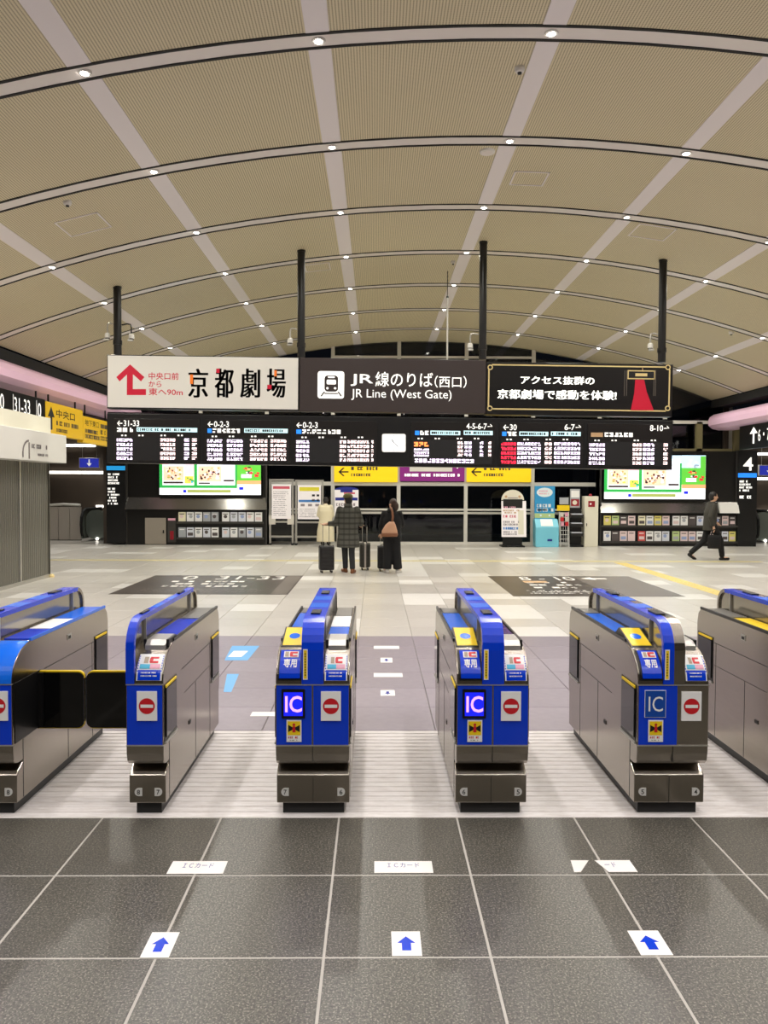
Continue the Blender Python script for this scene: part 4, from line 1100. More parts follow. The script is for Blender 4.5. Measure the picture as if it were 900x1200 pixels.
# cabinet door and poster on the left kiosk
d0 = MB().box(XLk(170), XLk(194.5), -.02, 0.0, .02, ZLk(607)).build('cabinet_door', 'door_beige', kl, bevel=.004)
MB().box(XLk(191), XLk(192.3), -.035, -.02, .35, .45).build('door_handle', 'ink', d0)
po = MB().box(XLk(196.5), XLk(206), -.015, 0.0, .08, ZLk(607)).build('hydrant_plate', 'kiosk_grey', kl)
rects(po, [(XLk(197), XLk(205.6), ZLk(610), ZLk(607.4))], -.0165, 'label_pink'); rects(po, [(XLk(199.3), XLk(203.5), .16, .42)], -.0165, 'deep_red')
# brochure racks and brochures
BR = [('pale', (214, 218, 228)), ('white', (236, 236, 236)), ('grey', (168, 172, 178)), ('bluish', (150, 166, 206)), ('cream', (236, 230, 200)), ('pinkish', (226, 204, 204)), ('red', (206, 84, 80)), ('green', (184, 204, 140)), ('dark', (84, 76, 76)), ('yellow', (226, 214, 120)), ('light blue', (140, 204, 230))]
for n, c in BR: mat('paper_' + n.replace(' ', '_'), c, .6)
def brochure(x, z, w, h, nm, label, rg, Y):
    o = empty('brochure', label, 'brochure', (x, Y, z), 0, 'brochures in the kiosk racks')
    MB().box(-w/2, w/2, 0, .012, 0, h).build('cover', 'paper_' + nm.replace(' ', '_'), o)
    k = rg.random(); dark = rg.choice(['paper_grey', 'paper_dark', 'paper_pinkish', 'paper_bluish'])
    if k < .6: rects(o, [(-w*.36, w*.36, h*.2, h*.5)], -.001, dark, name='cover_picture')
    else: disc(o, rg.uniform(-.1, .1) * w, h * .55, w * .25, -.001, dark, name='cover_picture', n=12)
    rects(o, [(-w*.36, w*.3, h*.76, h*.84)], -.001, 'paper_white' if nm in ('dark', 'grey', 'red', 'bluish') else 'paper_dark', name='cover_title')
def rack(side, groups, rows, K, Xf, Zf, colours):
    Yb = KY - .05; rg = random.Random(17 if side == 'left' else 18)
    for r_, (q0, q1) in enumerate(rows):
        zb = Zf(q1); hgt = Zf(q0) - zb; k = 0
        for a, b, n in groups:
            xa, xb = Xf(a), Xf(b)
            sh = MB().box(xa - .04, xb + .04, -.075, 0, zb - .05, zb - .012).box(xa - .04, xb + .04, -.012, 0.0, zb - .012, zb + hgt + .06).build('brochure_rack', 'black_matte', K)
            MB().box(xa - .04, xb + .04, -.078, -.072, zb - .05, zb + .015).build('rack_lip', 'kiosk_grey', sh)
            pitch = (xb - xa) / n
            for i in range(n):
                cn = colours[(k * 3 + r_ * 2 + i) % len(colours)] if rg.random() < .5 else rg.choice(colours)
                k += 1
                if side == 'right' and a > 800 and a < 840: pass
                brochure(K.location.x + xa + pitch * (i + .5), zb, pitch * .88, hgt, cn, '%s brochure, %s row of the %s kiosk rack, number %s from left' % (cn, 'upper' if r_ == 0 else 'lower', side, ['zero', 'one', 'two', 'three', 'four', 'five', 'six', 'seven', 'eight', 'nine', 'ten', 'eleven', 'twelve', 'thirteen', 'fourteen', 'fifteen', 'sixteen', 'seventeen'][k]), rg, Yb)
rack('left', [(209, 257, 5), (260, 308, 5)], [(600, 611.5), (618, 630)], kl, XLk, ZLk, ['bluish', 'white', 'grey', 'pale', 'cream', 'grey', 'white', 'pale', 'white', 'pale'])
rack('right', [(706.5, 744.5, 4), (747, 784.5, 4), (787, 825, 4), (828, 862, 4)], [(604.5, 616), (622.5, 634.5)], kr, XRk, ZRk, ['yellow', 'pinkish', 'white', 'cream', 'pinkish', 'red', 'pale', 'green', 'dark', 'white'])
lw = MB().prism_x([(-.16, ZRk(601)), (-.03, ZRk(601)), (.10, ZRk(588.5)), (-.03, ZRk(588.5))][::-1], XRk(842), XRk(864)).build('map_plate', 'lit_white', kr)

# ================================================================== SIGNS ON THE GLAZING
GYs = Y_W - .12
mat('sign_yellow', (236, 200, 20), .4, emit=(236, 200, 20), es=.45); mat('sign_purple', (120, 30, 110), .4, emit=(120, 30, 110), es=.45)
for p0, p1, lab in ((391.5, 466, 'yellow exit sign with black left arrow, above the waiting travellers'), (547, 622.5, 'yellow exit sign with black left arrow, right of the purple sign')):
    P = Panel('exit_sign', lab, 'sign', p0, 530, p1, 565, GYs, .10, 'sign_yellow', 'yellow exit signs on the glazing')
    cx, cz = P.loc(p0 + 11, 553.5); P.poly([(p0 + 5, 553), (p0 + 10.5, 548), (p0 + 12.5, 548), (p0 + 8.3, 552.2), (p0 + 17, 552.2), (p0 + 17, 553.8), (p0 + 8.3, 553.8), (p0 + 12.5, 558), (p0 + 10.5, 558)], 'ink')
    rects(P.o, scribble(*P.bx(p0 + 20, 546.5, p0 + 58, 551.5), 1, random.Random(5), .8, .95), P.d(1), 'mat_brown', name='small_print'); rects(P.o, scribble(*P.bx(p0 + 20, 554.5, p0 + 44, 558.5), 1, random.Random(6), .8, .95), P.d(1), 'mat_brown', name='small_print')
P = Panel('information_sign', 'purple sign with white panel between the two yellow signs', 'sign', 468.5, 530, 544.5, 564, GYs, .10, 'sign_purple')
P.rect(480, 545, 530, 552.5, 'lit_white', 1); P.poly([(533, 545.5), (539, 545.5), (536, 549.5)], 'lit_text'); rects(P.o, scribble(*P.bx(474, 555, 540, 558.5), 1, random.Random(8), .9, .98), P.d(1), 'lit_text', name='small_print')
# notice boards
mat('notice_paper_glow', (214, 208, 206), .5, emit=(225, 220, 220), es=.35)  # plain paper given a glow of its own to brighten the boards
mat('notice_blue', (70, 130, 200), .5); mat('notice_yellow', (226, 216, 60), .5); mat('notice_rose', (206, 90, 110), .5); mat('soft_ink', (150, 140, 145), .6)
def notice(p0, p1, q0, q1, label, kind):
    Yn = Y_W - .55
    x0, x1, z0, z1 = pxbox(p0, q0, p1, q1, Yn); cx = (x0 + x1) / 2; o = empty('notice_board', label, 'notice board', (cx, Yn, 0), 0, 'standing notice boards')
    w = (x1 - x0) / 2
    for s in (-1, 1):
        MB().box(s * w - .03, s * w + .03, -.0, .06, 0, z1 + .16).build('post', 'alu', o); MB().box(s * w - .035, s * w + .035, -.12, .18, 0, .05).build('foot', 'rubber', o, bevel=.01)
    for zz in (.22, z1 + .1, z0 - .12): MB().box(-w + .03, w - .03, .0, .05, zz, zz + .06).build('rail', 'alu', o)
    MB().box(-w + .03, w - .03, .02, .04, .28, z0 - .12).build('lower_panel', 'black_gloss', o)
    sh = MB().box(-w + .05, w - .05, -.012, .03, z0, z1).build('poster_sheet', 'notice_paper_glow', o)
    H = z1 - z0; rg = random.Random(p0)
    if kind == 'rose':
        rects(sh, [(-w + .09, w - .09, z1 - .14, z1 - .06)], -.0135, 'notice_rose')
        rects(sh, scribble(-w + .1, w - .1, z0 + .08, z1 - .2, 13, rg, .35, .7), -.0135, 'soft_ink', name='small_print')
        for s in (-1, 1): MB().box(s * .28 - .1, s * .28 + .1, -.01, .02, .62, .9).build('leaflet_holder', 'off_white', o)
    else:
        rects(sh, [(-w + .1, w - .1, z1 - .18, z1 - .06)], -.0135, 'notice_yellow'); rects(sh, [(-w + .08, w - .08, z1 - H * .5, z1 - H * .43)], -.0135, 'notice_blue')
        for i in range(2): rects(sh, [(w * .2, w * .42, z1 - .34 - .14 * i, z1 - .28 - .14 * i), (w * .55, w * .75, z1 - .34 - .14 * i, z1 - .28 - .14 * i)], -.0135, 'ink' if i == 0 else 'soft_ink')
        rects(sh, [(-w + .14 + .22 * i, -w + .26 + .22 * i, z1 - H * .62, z1 - H * .55) for i in range(4)], -.0135, 'soft_ink'); rects(sh, scribble(-w + .1, w - .1, z0 + .05, z0 + H * .32, 5, rg, .35, .7), -.0135, 'soft_ink', name='small_print')
    return o
notice(316.5, 343, 567.5, 608, 'white notice board with pink heading at the left end of the windows', 'rose')
notice(347, 378, 568.5, 608.5, 'white notice board with yellow heading and blue band', 'blue')
P = Panel('fare_board', 'white arched fare board with blue top behind the person in cap', 'notice board', 392, 574, 420, 612, Y_W - .4, .05, 'notice_paper_glow', part='board')
P.rect(399, 572.5, 413, 577, 'ink_blue', 1); P.rect(403, 577, 416, 579, 'notice_rose', 1); P.rect(393, 583, 419, 586.5, 'ink_blue', 1); rects(P.o, scribble(*P.bx(394, 589, 418, 598), 2, random.Random(4), .7, .9), P.d(1), 'soft_ink', name='small_print')
P.rect(397, 601, 411, 612, 'label_cyan', 1)
MB().box(-.3, -.25, .0, .04, -P.z0, 0).box(.25, .3, 0, .04, -P.z0, 0).build('stand_leg', 'alu', P.o)
MB().prism_y([(-P.w/2, P.h)] + [(P.w/2 * math.cos(R(180 - 18 * k)) * -1 if False else -P.w/2 * math.cos(R(18 * k)), P.h + .09 * math.sin(R(18 * k))) for k in range(1, 10)][::1] + [(P.w/2, P.h)], 0.0, .05).build('arched_top', 'ink_blue', P.o)
# arched standing sign
def fpx(px, py, Y): return at(px, py, Y)
AY = 23.3
x0, x1, z0, z1 = pxbox(587.5, 575, 614, 634, AY); cx = (x0 + x1) / 2
o = empty('standing_sign', 'arched white standing sign covered in pastel print', 'sign stand', (cx, AY, 0))
w = (x1 - x0) / 2; Zq = lambda q: at(600, q, AY)[1]
pts = [(-w, Zq(586)), (w, Zq(586))] + [(w * math.cos(R(15 * k)), Zq(586) + (Zq(574) - Zq(586)) * math.sin(R(15 * k))) for k in range(1, 12)]
MB().prism_y(pts, 0, .04).build('arched_header', 'cream', o)
MB().prism_x([(-.10, Zq(629)), (-.07, Zq(629)), (.03, Zq(587)), (0, Zq(587))], -w, w + .06).build('poster_panel', 'notice_paper_glow', o)
tb = lambda v: -.105 + .105 * (v - Zq(629)) / (Zq(587) - Zq(629))
rg = random.Random(31)
for rws, m in (((590, 596), 'label_pink'), ((597, 602), 'mat_orange'), ((603, 607), 'notice_rose'), ((610, 616), 'soft_ink'), ((617, 621), 'notice_blue'), ((622, 627), 'soft_ink')):
    v0, v1 = Zq(rws[1]), Zq(rws[0]); rects(o, scribble(-w + .05, w - .1, v0, v1, 1 if rws[1] - rws[0] < 5 else 2, rg, .7, .7), 0, m, fn=lambda u, v: (u, tb(v) - .004, v), name='pastel_print')
rects(o, [(w * .45, w * .95, Zq(626), Zq(598))], 0, 'cream', fn=lambda u, v: (u, tb(v) - .003, v), name='pastel_print')
for s in (-1, 1): disc(o, s * w * .6, Zq(582), .04, -.002, 'mat_orange', n=10)
letters(o, '—', -.15, .15, Zq(584), Zq(583), -.002, 'soft_ink', name='header_rule')
MB().box(-w, w, -.2, .35, 0, .05).build('base_plate', 'black_paint', o, bevel=.01); MB().box(-w + .05, w - .05, -.02, .06, .05, Zq(585)).build('back_frame', 'black_matte', o)
for s in (-1, 1): MB().tube([(s * w * .7, -.14, .045), (s * w * .7 , -.22, .045)], .04, 12).build('caster', 'rubber', o)
# blue stamp stand
BY = 23.5; x0, x1, z0, z1 = pxbox(625.5, 569.5, 651, 639, BY); cx = (x0 + x1) / 2; w = (x1 - x0) / 2; Zq2 = lambda q: at(638, q, BY)[1]
mat('aqua', (120, 200, 222), .35); mat('aqua_deep', (50, 150, 205), .4)
o = empty('leaflet_stand', 'sky blue counter stand with printed header board', 'stand', (cx, BY, 0))
MB().prism_x([(-.32, 0), (.12, 0), (.12, Zq2(608)), (-.12, Zq2(608)), (-.30, Zq2(617))][::-1], -w, w + .04).build('counter_body', 'aqua', o, bevel=.025)
MB().box(-w + .02, w - .03, -.02, .03, Zq2(608), z1).build('header_board', 'aqua_deep', o)
mat('cloud_white', (226, 236, 240), .5)
disc(o, -.01, Zq2(577), w * .74, -.0215, 'cloud_white', n=20, ry=.14); rects(o, scribble(-w * .55, w * .55, Zq2(580), Zq2(574), 2, random.Random(3), .5, .8), -.0225, 'label_pink', name='header_print')
rects(o, scribble(-w * .75, w * .75, Zq2(600), Zq2(590), 2, random.Random(4), .75, .95), -.0225, 'cloud_white', name='header_print'); rects(o, scribble(-w * .7, w * .7, Zq2(599), Zq2(596), 1, random.Random(8), .75, .95), -.0235, 'ink', name='header_print')
rects(o, [(-w + .02, w - .03, Zq2(607), Zq2(601.5))], -.0215, 'paper_green', name='header_print'); disc(o, -.12, Zq2(604), .03, -.023, 'cloud_white', n=10); disc(o, .14, Zq2(604), .03, -.023, 'cloud_white', n=10)
MB().prism_x([(-.285, Zq2(616)), (-.15, Zq2(609)), (-.14, Zq2(609) + .02), (-.275, Zq2(616) + .02)][::-1], -w * .5, w * .6).build('leaflet', 'white', o)
rects(o, [(.02, .16, .18, .24)], -.3215 , 'ink_blue', name='small_mark')
# narrow wire rack with yellow header
x0, x1, z0, z1 = pxbox(655.5, 590, 666, 640, BY); cx = (x0 + x1) / 2; w = (x1 - x0) / 2
o = empty('wire_rack', 'narrow white wire leaflet rack with yellow header', 'rack', (cx, BY, 0)); Zr = lambda q: at(660, q, BY)[1]
fr = MB()
for s in (-1, 1): fr.tube([(s * w, -.12, 0), (s * w, -.02, Zr(600))], .014, 6); fr.tube([(s * w, .14, 0), (s * w, .02, Zr(600))], .014, 6)
for i in range(7): fr.tube([(-w, -.12 + .1 * i / 7, .1 + i * .13), (w, -.12 + .1 * i / 7, .1 + i * .13)], .008, 6)
for i in range(4): fr.tube([(-w + 2 * w * (i + .5) / 4, -.12, .02), (-w + 2 * w * (i + .5) / 4, -.02, Zr(602))], .006, 6)
fr.build('wire_frame', 'white_paint', o)
MB().box(-w - .08, w + .02, -.05, -.02, Zr(598.5), Zr(592)).build('header_card', 'yellow', o); MB().box(-w, w, -.0, .02, Zr(591), Zr(583)).build('top_card', 'paper_grey', o)
for i in range(3):
    for j in range(2): MB().box(-w + .02 + j * w, -.02 + j * w, -.10 + .03 * i, -.085 + .03 * i, .62 + i * .14, .74 + i * .14).build('leaflet', ('label_pink', 'red', 'off_white')[(i + j) % 3], o)
# black magazine rack
x0, x1, z0, z1 = pxbox(667.5, 572, 682, 640, BY); cx = (x0 + x1) / 2; w = (x1 - x0) / 2; Zr = lambda q: at(675, q, BY)[1]
o = empty('magazine_rack', 'black tiered magazine rack with framed poster on top', 'rack', (cx, BY, 0))
MB().box(-w, w, .08, .14, 0, Zr(596)).box(-w, w, -.22, .14, 0, .06).build('rack_body', 'black_paint', o)
for q in (603, 613.5, 624.5):
    z = Zr(q); MB().prism_x([(-.14, z - .1), (.08, z - .1), (.08, z + .02), (-.2, z)][::-1], -w, w).build('tray', 'black_paint', o); MB().box(-w + .03, w - .03, -.16, .04, z - .005, z + .03).build('magazine', 'paper_pale', o)
fr = MB().box(-w + .03, w - .05, .06, .10, Zr(595), Zr(573)).build('poster_frame', 'paper_grey', o)
rects(fr, [(-w * .72, w * .6, Zr(593), Zr(585))], .0585, 'deep_red', name='poster_print'); rects(fr, [(-w * .72, w * .6, Zr(583), Zr(575))], .0585, 'white', name='poster_print'); disc(fr, -.02, Zr(589), .07, .0575, 'cream', n=12)
# white locker column
x0, x1, z0, z1 = pxbox(684, 581.5, 700, 641, BY); cx = (x0 + x1) / 2; w = (x1 - x0) / 2; Zr = lambda q: at(692, q, BY)[1]
o = empty('defibrillator_cabinet', 'tall narrow cream cabinet with small dark red sign', 'cabinet', (cx, BY, 0))
MB().box(-w, w, -.1, .25, 0, z1).build('cabinet_body', 'cream', o, bevel=.012); rects(o, [(-.1, .1, Zr(594), Zr(587))], -.1015, 'deep_red', name='sign_plate'); disc(o, -.03, Zr(590.5), .03, -.103, 'white', n=10)
dd = MB().box(-w + .03, w - .03, -.108, -.1, .08, Zr(606)).build('door', 'cream', o); MB().box(-w + .05, -w + .07, -.125, -.108, .62, .7).build('door_handle', 'ink', dd)
MB().lathe([(.05, z1), (.05, z1 + .03), (.03, z1 + .07)], 14, (0, .05, 0)).build('lamp_cap', 'deep_red', o)

# ================================================================== LEFT SHOP, SIDE SIGNS, ESCALATORS
SX = -6.28; yE = onside(58, 672, SX)[0]
mat('shutter', (122, 120, 110), .4, .3); mat('shutter_dark', (84, 82, 74), .5, .2)
shop = empty('shuttered_shop', 'closed shop with grey ribbed shutters and white fascia, left edge', 'shop', (SX, yE, 0))
ya = 8.0 - yE
MB().box(-.62, -.04, ya, 0, 0, 2.64).build('shop_wall', 'off_white', shop)
rb = 0.06; n = int(-ya / rb)
for a0, b0, nm in ((ya, -1.28, 0), (-1.22, -.03, 1)):
    m = MB(); k = int((b0 - a0) / rb)
    for i in range(k):
        y0 = a0 + i * (b0 - a0) / k; p = (b0 - a0) / k
        m.prism_z([(-.03, y0), (-.03, y0 + p), (0.0, y0 + p * .72), (0.0, y0 + p * .28)][::-1], .06, 2.2)
    m.build('shutter', 'shutter', shop)
MB().box(-.03, .02, -1.28, -1.22, 0, 2.2).build('shutter_guide', 'alu', shop); MB().box(-.03, .02, -.03, 0.0, 0, 2.2).build('shutter_guide', 'shutter_dark', shop)
MB().box(-.03, .03, ya, 0.0, 0, .06).build('shutter_sill', 'alu', shop); MB().lathe([(.05, 0), (.05, .03), (.03, .06)], 12, (.05, -.02, 0)).build('floor_bolt', 'gold', shop)
MB().box(-.04, .34, ya, .02, 2.19, 2.72).build('fascia', 'white_paint', shop, bevel=.01)
MB().box(-.6, .0, ya, .12, 2.725, 3.06).build('upper_fascia', 'cream', shop)
yy = lambda p, z=520: onside(p, z, SX + .34)
mat('fascia_grey', (120, 112, 112), .5)
y0 = yy(26)[0] - yE; y1 = yy(56)[0] - yE
mb = MB()
for k in range(10):
    t, t2 = R(180 - 9 * k), R(180 - 9 * (k + 1)); yc = y0 + .25
    mb.quad(*[(.345, yc + r_ * math.cos(tt) * 1.0, 2.32 + r_ * .9 * math.sin(tt)) for r_, tt in ((.25, t), (.25, t2), (.21, t2), (.21, t))])
mb.box(.343, .346, y0 + .0, y0 + .04, 2.24, 2.34).box(.343, .346, y0 + .24, y0 + .28, 2.22, 2.5).build('shop_emblem', 'fascia_grey', shop)
rects(shop, scribble(y0 + .36, y1, 2.40, 2.49, 1, random.Random(2), .8, .98), .345, 'fascia_grey', 'L', name='shop_lettering'); rects(shop, scribble(y0 + .6, y1, 2.28, 2.33, 1, random.Random(3), .8, .98), .345, 'fascia_grey', 'L', name='shop_lettering')
# black platform sign and yellow signs along the left beam
def side_sign(name, label, X, y0, y1, z0, z1, m, cat='sign'):
    o = empty(name, label, cat, (X, y0, z0)); s = 1 if X < 0 else -1
    MB().box(*sorted((0, -.15 * s)), 0, y1 - y0, 0, z1 - z0).build('sign_box', m, o, bevel=.006)
    for y in (.3, y1 - y0 - .3): MB().box(-.09, -.06, y, y + .03, z1 - z0, 3.73 - z0).build('hanger', 'black_paint', o) if s > 0 else MB().box(.06, .09, y, y + .03, z1 - z0, 3.66 - z0).build('hanger', 'black_paint', o)
    return o
XS = -7.0
mat('sign_mustard', (214, 172, 24), .4, emit=(214, 170, 20), es=.12)
yA = onside(53, 475, XS)[0]; yB = onside(97, 490, XS)[0]; yC = onside(131, 500, XS)[0]
y00 = 12.6
bs = side_sign('platform_sign', 'long black platform sign reading 31-33 above the shop', XS, y00, yA, 2.92, 3.58, 'black_lit')
def ys(p): return onside(p, 475, XS)[0] - y00
letters(bs, '0', ys(0), ys(4.5), .26, .56, .003, 'lit_text', 'L'); letters(bs, '31-33', ys(16.5), ys(35), .26, .56, .003, 'lit_text', 'L'); letters(bs, '0', ys(44), ys(48), .26, .56, .003, 'lit_text', 'L')
rects(bs, [(ys(15.2), ys(15.6), .2, .6), (ys(42.5), ys(42.9), .2, .6)], .003, 'lit_text', 'L'); rects(bs, scribble(ys(17), ys(32), .14, .21, 1, random.Random(3), .8, .98), .003, 'lit_text', 'L', name='small_print')
s_a = side_sign('exit_sign', 'yellow sign with black up arrow beside the black platform sign', XS, yA + .02, yB, 2.86, 3.56, 'sign_mustard')
L1 = yB - yA - .02
poly(s_a, arrow(.5, .36, R(90), .28, .36, .45, .3), .003, 'ink', 'L')
letters(s_a, '中央口', .55, L1 - .5, .40, .58, .003, 'ink', 'L', off=.01); rects(s_a, scribble(.55, L1 - .3, .22, .34, 1, random.Random(5), .8, .98) + scribble(.55, L1 - .9, .08, .17, 1, random.Random(6), .8, .9), .003, 'mat_brown', 'L', name='small_print')
s_b = side_sign('exit_sign', 'yellow sign with small black print next to the left board end', XS, yB + .02, yC, 2.80, 3.44, 'sign_mustard')
L2 = yC - yB - .02
letters(s_b, '地下東口', .12, L2 * .52, .42, .57, .003, 'ink', 'L'); rects(s_b, scribble(.12, L2 * .52, .10, .36, 2, random.Random(7), .7, .9) + scribble(L2 * .58, L2 - .1, .10, .56, 3, random.Random(8), .7, .9), .003, 'mat_brown', 'L', name='small_print')
XQ = 10.4; yQ = onside(866.5, 510, XQ)[0]
rs = empty('platform_sign', 'black platform sign reading 6-7 with up arrow at the right edge', 'sign', (XQ, yQ, 2.86))
MB().box(0, .15, -6.0, 0, 0, .66).build('sign_box', 'black_lit', rs, bevel=.006)
for y in (-5.5, -.4): MB().box(.06, .09, y, y + .03, .66, .8).build('hanger', 'black_paint', rs)
def yr(p): return -(onside(p, 510, XQ)[0] - yQ)
ar = arrow(.46, .45, R(90), (yr(879.5) + yr(887)) / 2, .36, .4, .22); poly(rs, ar, -.003, 'lit_text', 'R')
letters(rs, '6・7', yr(888.5), yr(902), .18, .5, -.003, 'lit_text', 'R')
# small blue hanging signs before the escalators
mat('sign_blue', (40, 50, 170), .4, emit=(50, 60, 190), es=.6)
for p0, q0, p1, q1, lab in ((92.5, 536.5, 116.5, 548.5, 'small blue hanging sign with white down arrow, left escalator'), (889.5, 545, 913, 557.5, 'small blue hanging sign at the right edge by the escalator')):
    P = Panel('escalator_sign', lab, 'sign', p0, q0, p1, q1, 25.2, .08, 'white_paint', 'blue escalator signs')
    P.rect(p0 + .8, q0 + .8, p1 - .8, q1 - .8, 'sign_blue', 0, 'sign_face'); c = (p0 + p1) / 2
    P.poly([(c - .7, q0 + 2), (c + .7, q0 + 2), (c + .7, q0 + 6.5), (c + 3, q0 + 6.2), (c, q0 + 10), (c - 3, q0 + 6.2), (c - .7, q0 + 6.5)][::-1] if False else [(c - .7, q0 + 2), (c + .7, q0 + 2), (c + .7, q0 + 6.5), (c + 3, q0 + 6.2), (c, q0 + 10), (c - 3, q0 + 6.2), (c - .7, q0 + 6.5)], 'lit_text')
    for s in (-1, 1): MB().tube([(s * P.w * .35, .04, P.h), (s * P.w * .35, .04, 3.56 - P.z0)], .008, 6).build('hanger_wire', 'alu', P.o)
# LED strips on the escalator walls
def strip(p0, p1, q, Y, lab):
    x0, z = at(p0, q, Y); x1, _ = at(p1, q, Y)
    o = empty('light_strip', lab, 'light', ((x0 + x1) / 2, Y, z), 0, 'LED strips on the escalator walls'); w = (x1 - x0) / 2
    MB().box(-w, w, -.05, .0, -.04, .04).build('diffuser', 'strip_glow', o); MB().box(-w, w, 0.0, .04, -.05, .05).build('mounting_rail', 'alu', o)
strip(55, 123.5, 553.5, 26.96, 'horizontal light strip on the left escalator wall at mid height'); strip(70, 112, 522, 26.96, 'high horizontal light strip behind the left yellow sign')
strip(113, 124, 593.5, 26.96, 'short low light strip right above the left escalator'); strip(887.5, 915, 561, 26.96, 'horizontal light strip on the right escalator wall at mid height'); strip(887.5, 915, 532, 26.96, 'high horizontal light strip at the right edge')
strip(887.5, 915, 599.5, 26.96, 'low light strip at the right edge above the escalator')
mat('esc_panel', (190, 182, 172), .4, .0)
xa = at(55, 600, 25.6)[0]; xb = at(95, 600, 25.6)[0]
o = empty('balustrade_wall', 'pale metal balustrade wall left of the escalator', 'balustrade', ((xa + xb) / 2, 25.6, 0)); w = (xb - xa) / 2
for i in range(3): MB().box(-w + 2 * w * i / 3 + .01, -w + 2 * w * (i + 1) / 3 - .01, 0, .06, .02, 1.08).build('metal_panel', 'esc_panel', o)
MB().tube([(-w - .05, -.03, 1.13), (0, -.03, 1.17), (w, -.03, 1.14)], .04, 8).build('handrail', 'alu_white', o); MB().box(-w - .12, -w, -.05, .1, 0, 1.16).build('end_post', 'white_paint', o); MB().box(-w, w, .01, .05, 0, .02).build('kick_plate', 'rubber', o)
mat('smoky_glass', (110, 118, 112), .1, .3)
def escalator(px0, px1, lab):
    Y = 25.0; x0 = at(px0, 600, Y)[0]; x1 = at(px1, 600, Y)[0]; cx = (x0 + x1) / 2; w = (x1 - x0) / 2
    o = empty('escalator', lab, 'escalator', (cx, Y, 0), 0, 'escalators at the far corners')
    for s in (-1, 1):
        yo = .5 if s > 0 else 0
        pl = [(yo + .0, .1), (yo + 1.8, .1), (yo + 1.8, 1.0), (yo + .25, 1.0), (yo + .08, .9), (yo, .7), (yo - .04, .5), (yo - .02, .25)]
        b = MB().prism_x(pl if True else pl, s * w - .02, s * w + .02).build('balustrade', 'smoky_glass', o)
        MB().tube([(s * w, yo + 1.8, 1.02), (s * w, yo + .3, 1.02), (s * w, yo + .1, .95), (s * w, yo - .04, .78), (s * w, yo - .08, .55), (s * w, yo - .05, .3), (s * w, yo + .06, .14)], .045, 8).build('handrail', 'rubber', b)
    # newel face towards the hall
    MB().prism_y(rrect(-w * .92, w * .9, .06, 1.0, .3), .25, .35).build('newel_plate', 'smoky_glass', o)
    for i in range(5): MB().box(-w + .05, w - .05, .4 + .25 * i, .62 + .25 * i, -.0, .02).build('step', 'seam', o)
    MB().box(-w, w, -.1, .4, 0, .012).build('comb_plate', 'alu', o); MB().ball((w * .1, .2, .08), .045, n=8).build('guide_light', 'strip_glow', o)
escalator(96, 123, 'escalator landing with black handrails at the left, beside the pillar'); escalator(888, 912, 'escalator landing with black handrail at the right edge')

# ================================================================== PEOPLE
def remesh(mb, name, m, parent, vox, smooth_it=6):
    me = mb.mesh(name); ob = bpy.data.objects.new(name, me); COL.objects.link(ob)
    md = ob.modifiers.new('r', 'REMESH'); md.mode = 'VOXEL'; md.voxel_size = vox
    sm = ob.modifiers.new('s', 'SMOOTH'); sm.factor = .5; sm.iterations = smooth_it
    dg = bpy.context.evaluated_depsgraph_get(); me2 = bpy.data.meshes.new_from_object(ob.evaluated_get(dg)); me2.name = name
    bpy.data.objects.remove(ob); bpy.data.meshes.remove(me)
    me2.materials.clear(); me2.materials.append(MATS[m]); me2.polygons.foreach_set('use_smooth', [True] * len(me2.polygons))
    return put(name, me2, parent)
mat('skin', (214, 170, 140), .55); mat('hair_black', (20, 16, 15), .5); mat('hair_brown', (62, 40, 30), .5)
mat('coat_cream', (220, 210, 180), .9, var=.06, vscale=6); mat('coat_black', (14, 14, 17), .85); mat('trouser_dark', (44, 46, 48), .85); mat('trouser_black', (12, 12, 14), .85)
mat('shoe_brown', (120, 72, 34), .6); mat('shoe_white', (214, 210, 202), .6); mat('shoe_black', (12, 11, 11), .4); mat('cap_olive', (108, 104, 62), .9, var=.25, vscale=30); mat('coat_grey', (58, 56, 50), .85); mat('scarf', (160, 120, 96), .8); mat('lip', (170, 100, 90), .5); mat('eye_dark', (24, 18, 16), .3)
def hand(mb, wrist, dirv, side, H, curl=.6):
    """palm, four unequal bent fingers and a thumb leaving its side"""
    w = Vector(wrist); d = Vector(dirv).normalized(); up = Vector((0, 0, 1)) if abs(d.z) < .8 else Vector((0, 1, 0))
    a = d.cross(up).normalized() * side; n = a.cross(d).normalized()
    pal = w + d * .075
    mb.capsule(w, .024, pal, .030, 8); mb.capsule(w + d * .05 + a * .018, .02, pal + a * .022, .018, 8); mb.capsule(w + d * .05 - a * .018, .02, pal - a * .022, .018, 8)
    for k, (off, L) in enumerate(((.030, .062), (.010, .074), (-.010, .070), (-.030, .054))):
        p0 = pal + a * off + d * .01; p1 = p0 + d * L * .5 - n * L * .2 * curl; p2 = p1 + d * L * .35 - n * L * .5 * curl
        mb.capsule(p0, .0095, p1, .009, 6); mb.capsule(p1, .009, p2, .0078, 6)
    t0 = w + d * .03 + a * .03; t1 = t0 + a * .028 + d * .035; mb.capsule(t0, .013, t1, .0105, 6); mb.capsule(t1, .0105, t1 + d * .03 + a * .004, .009, 6)
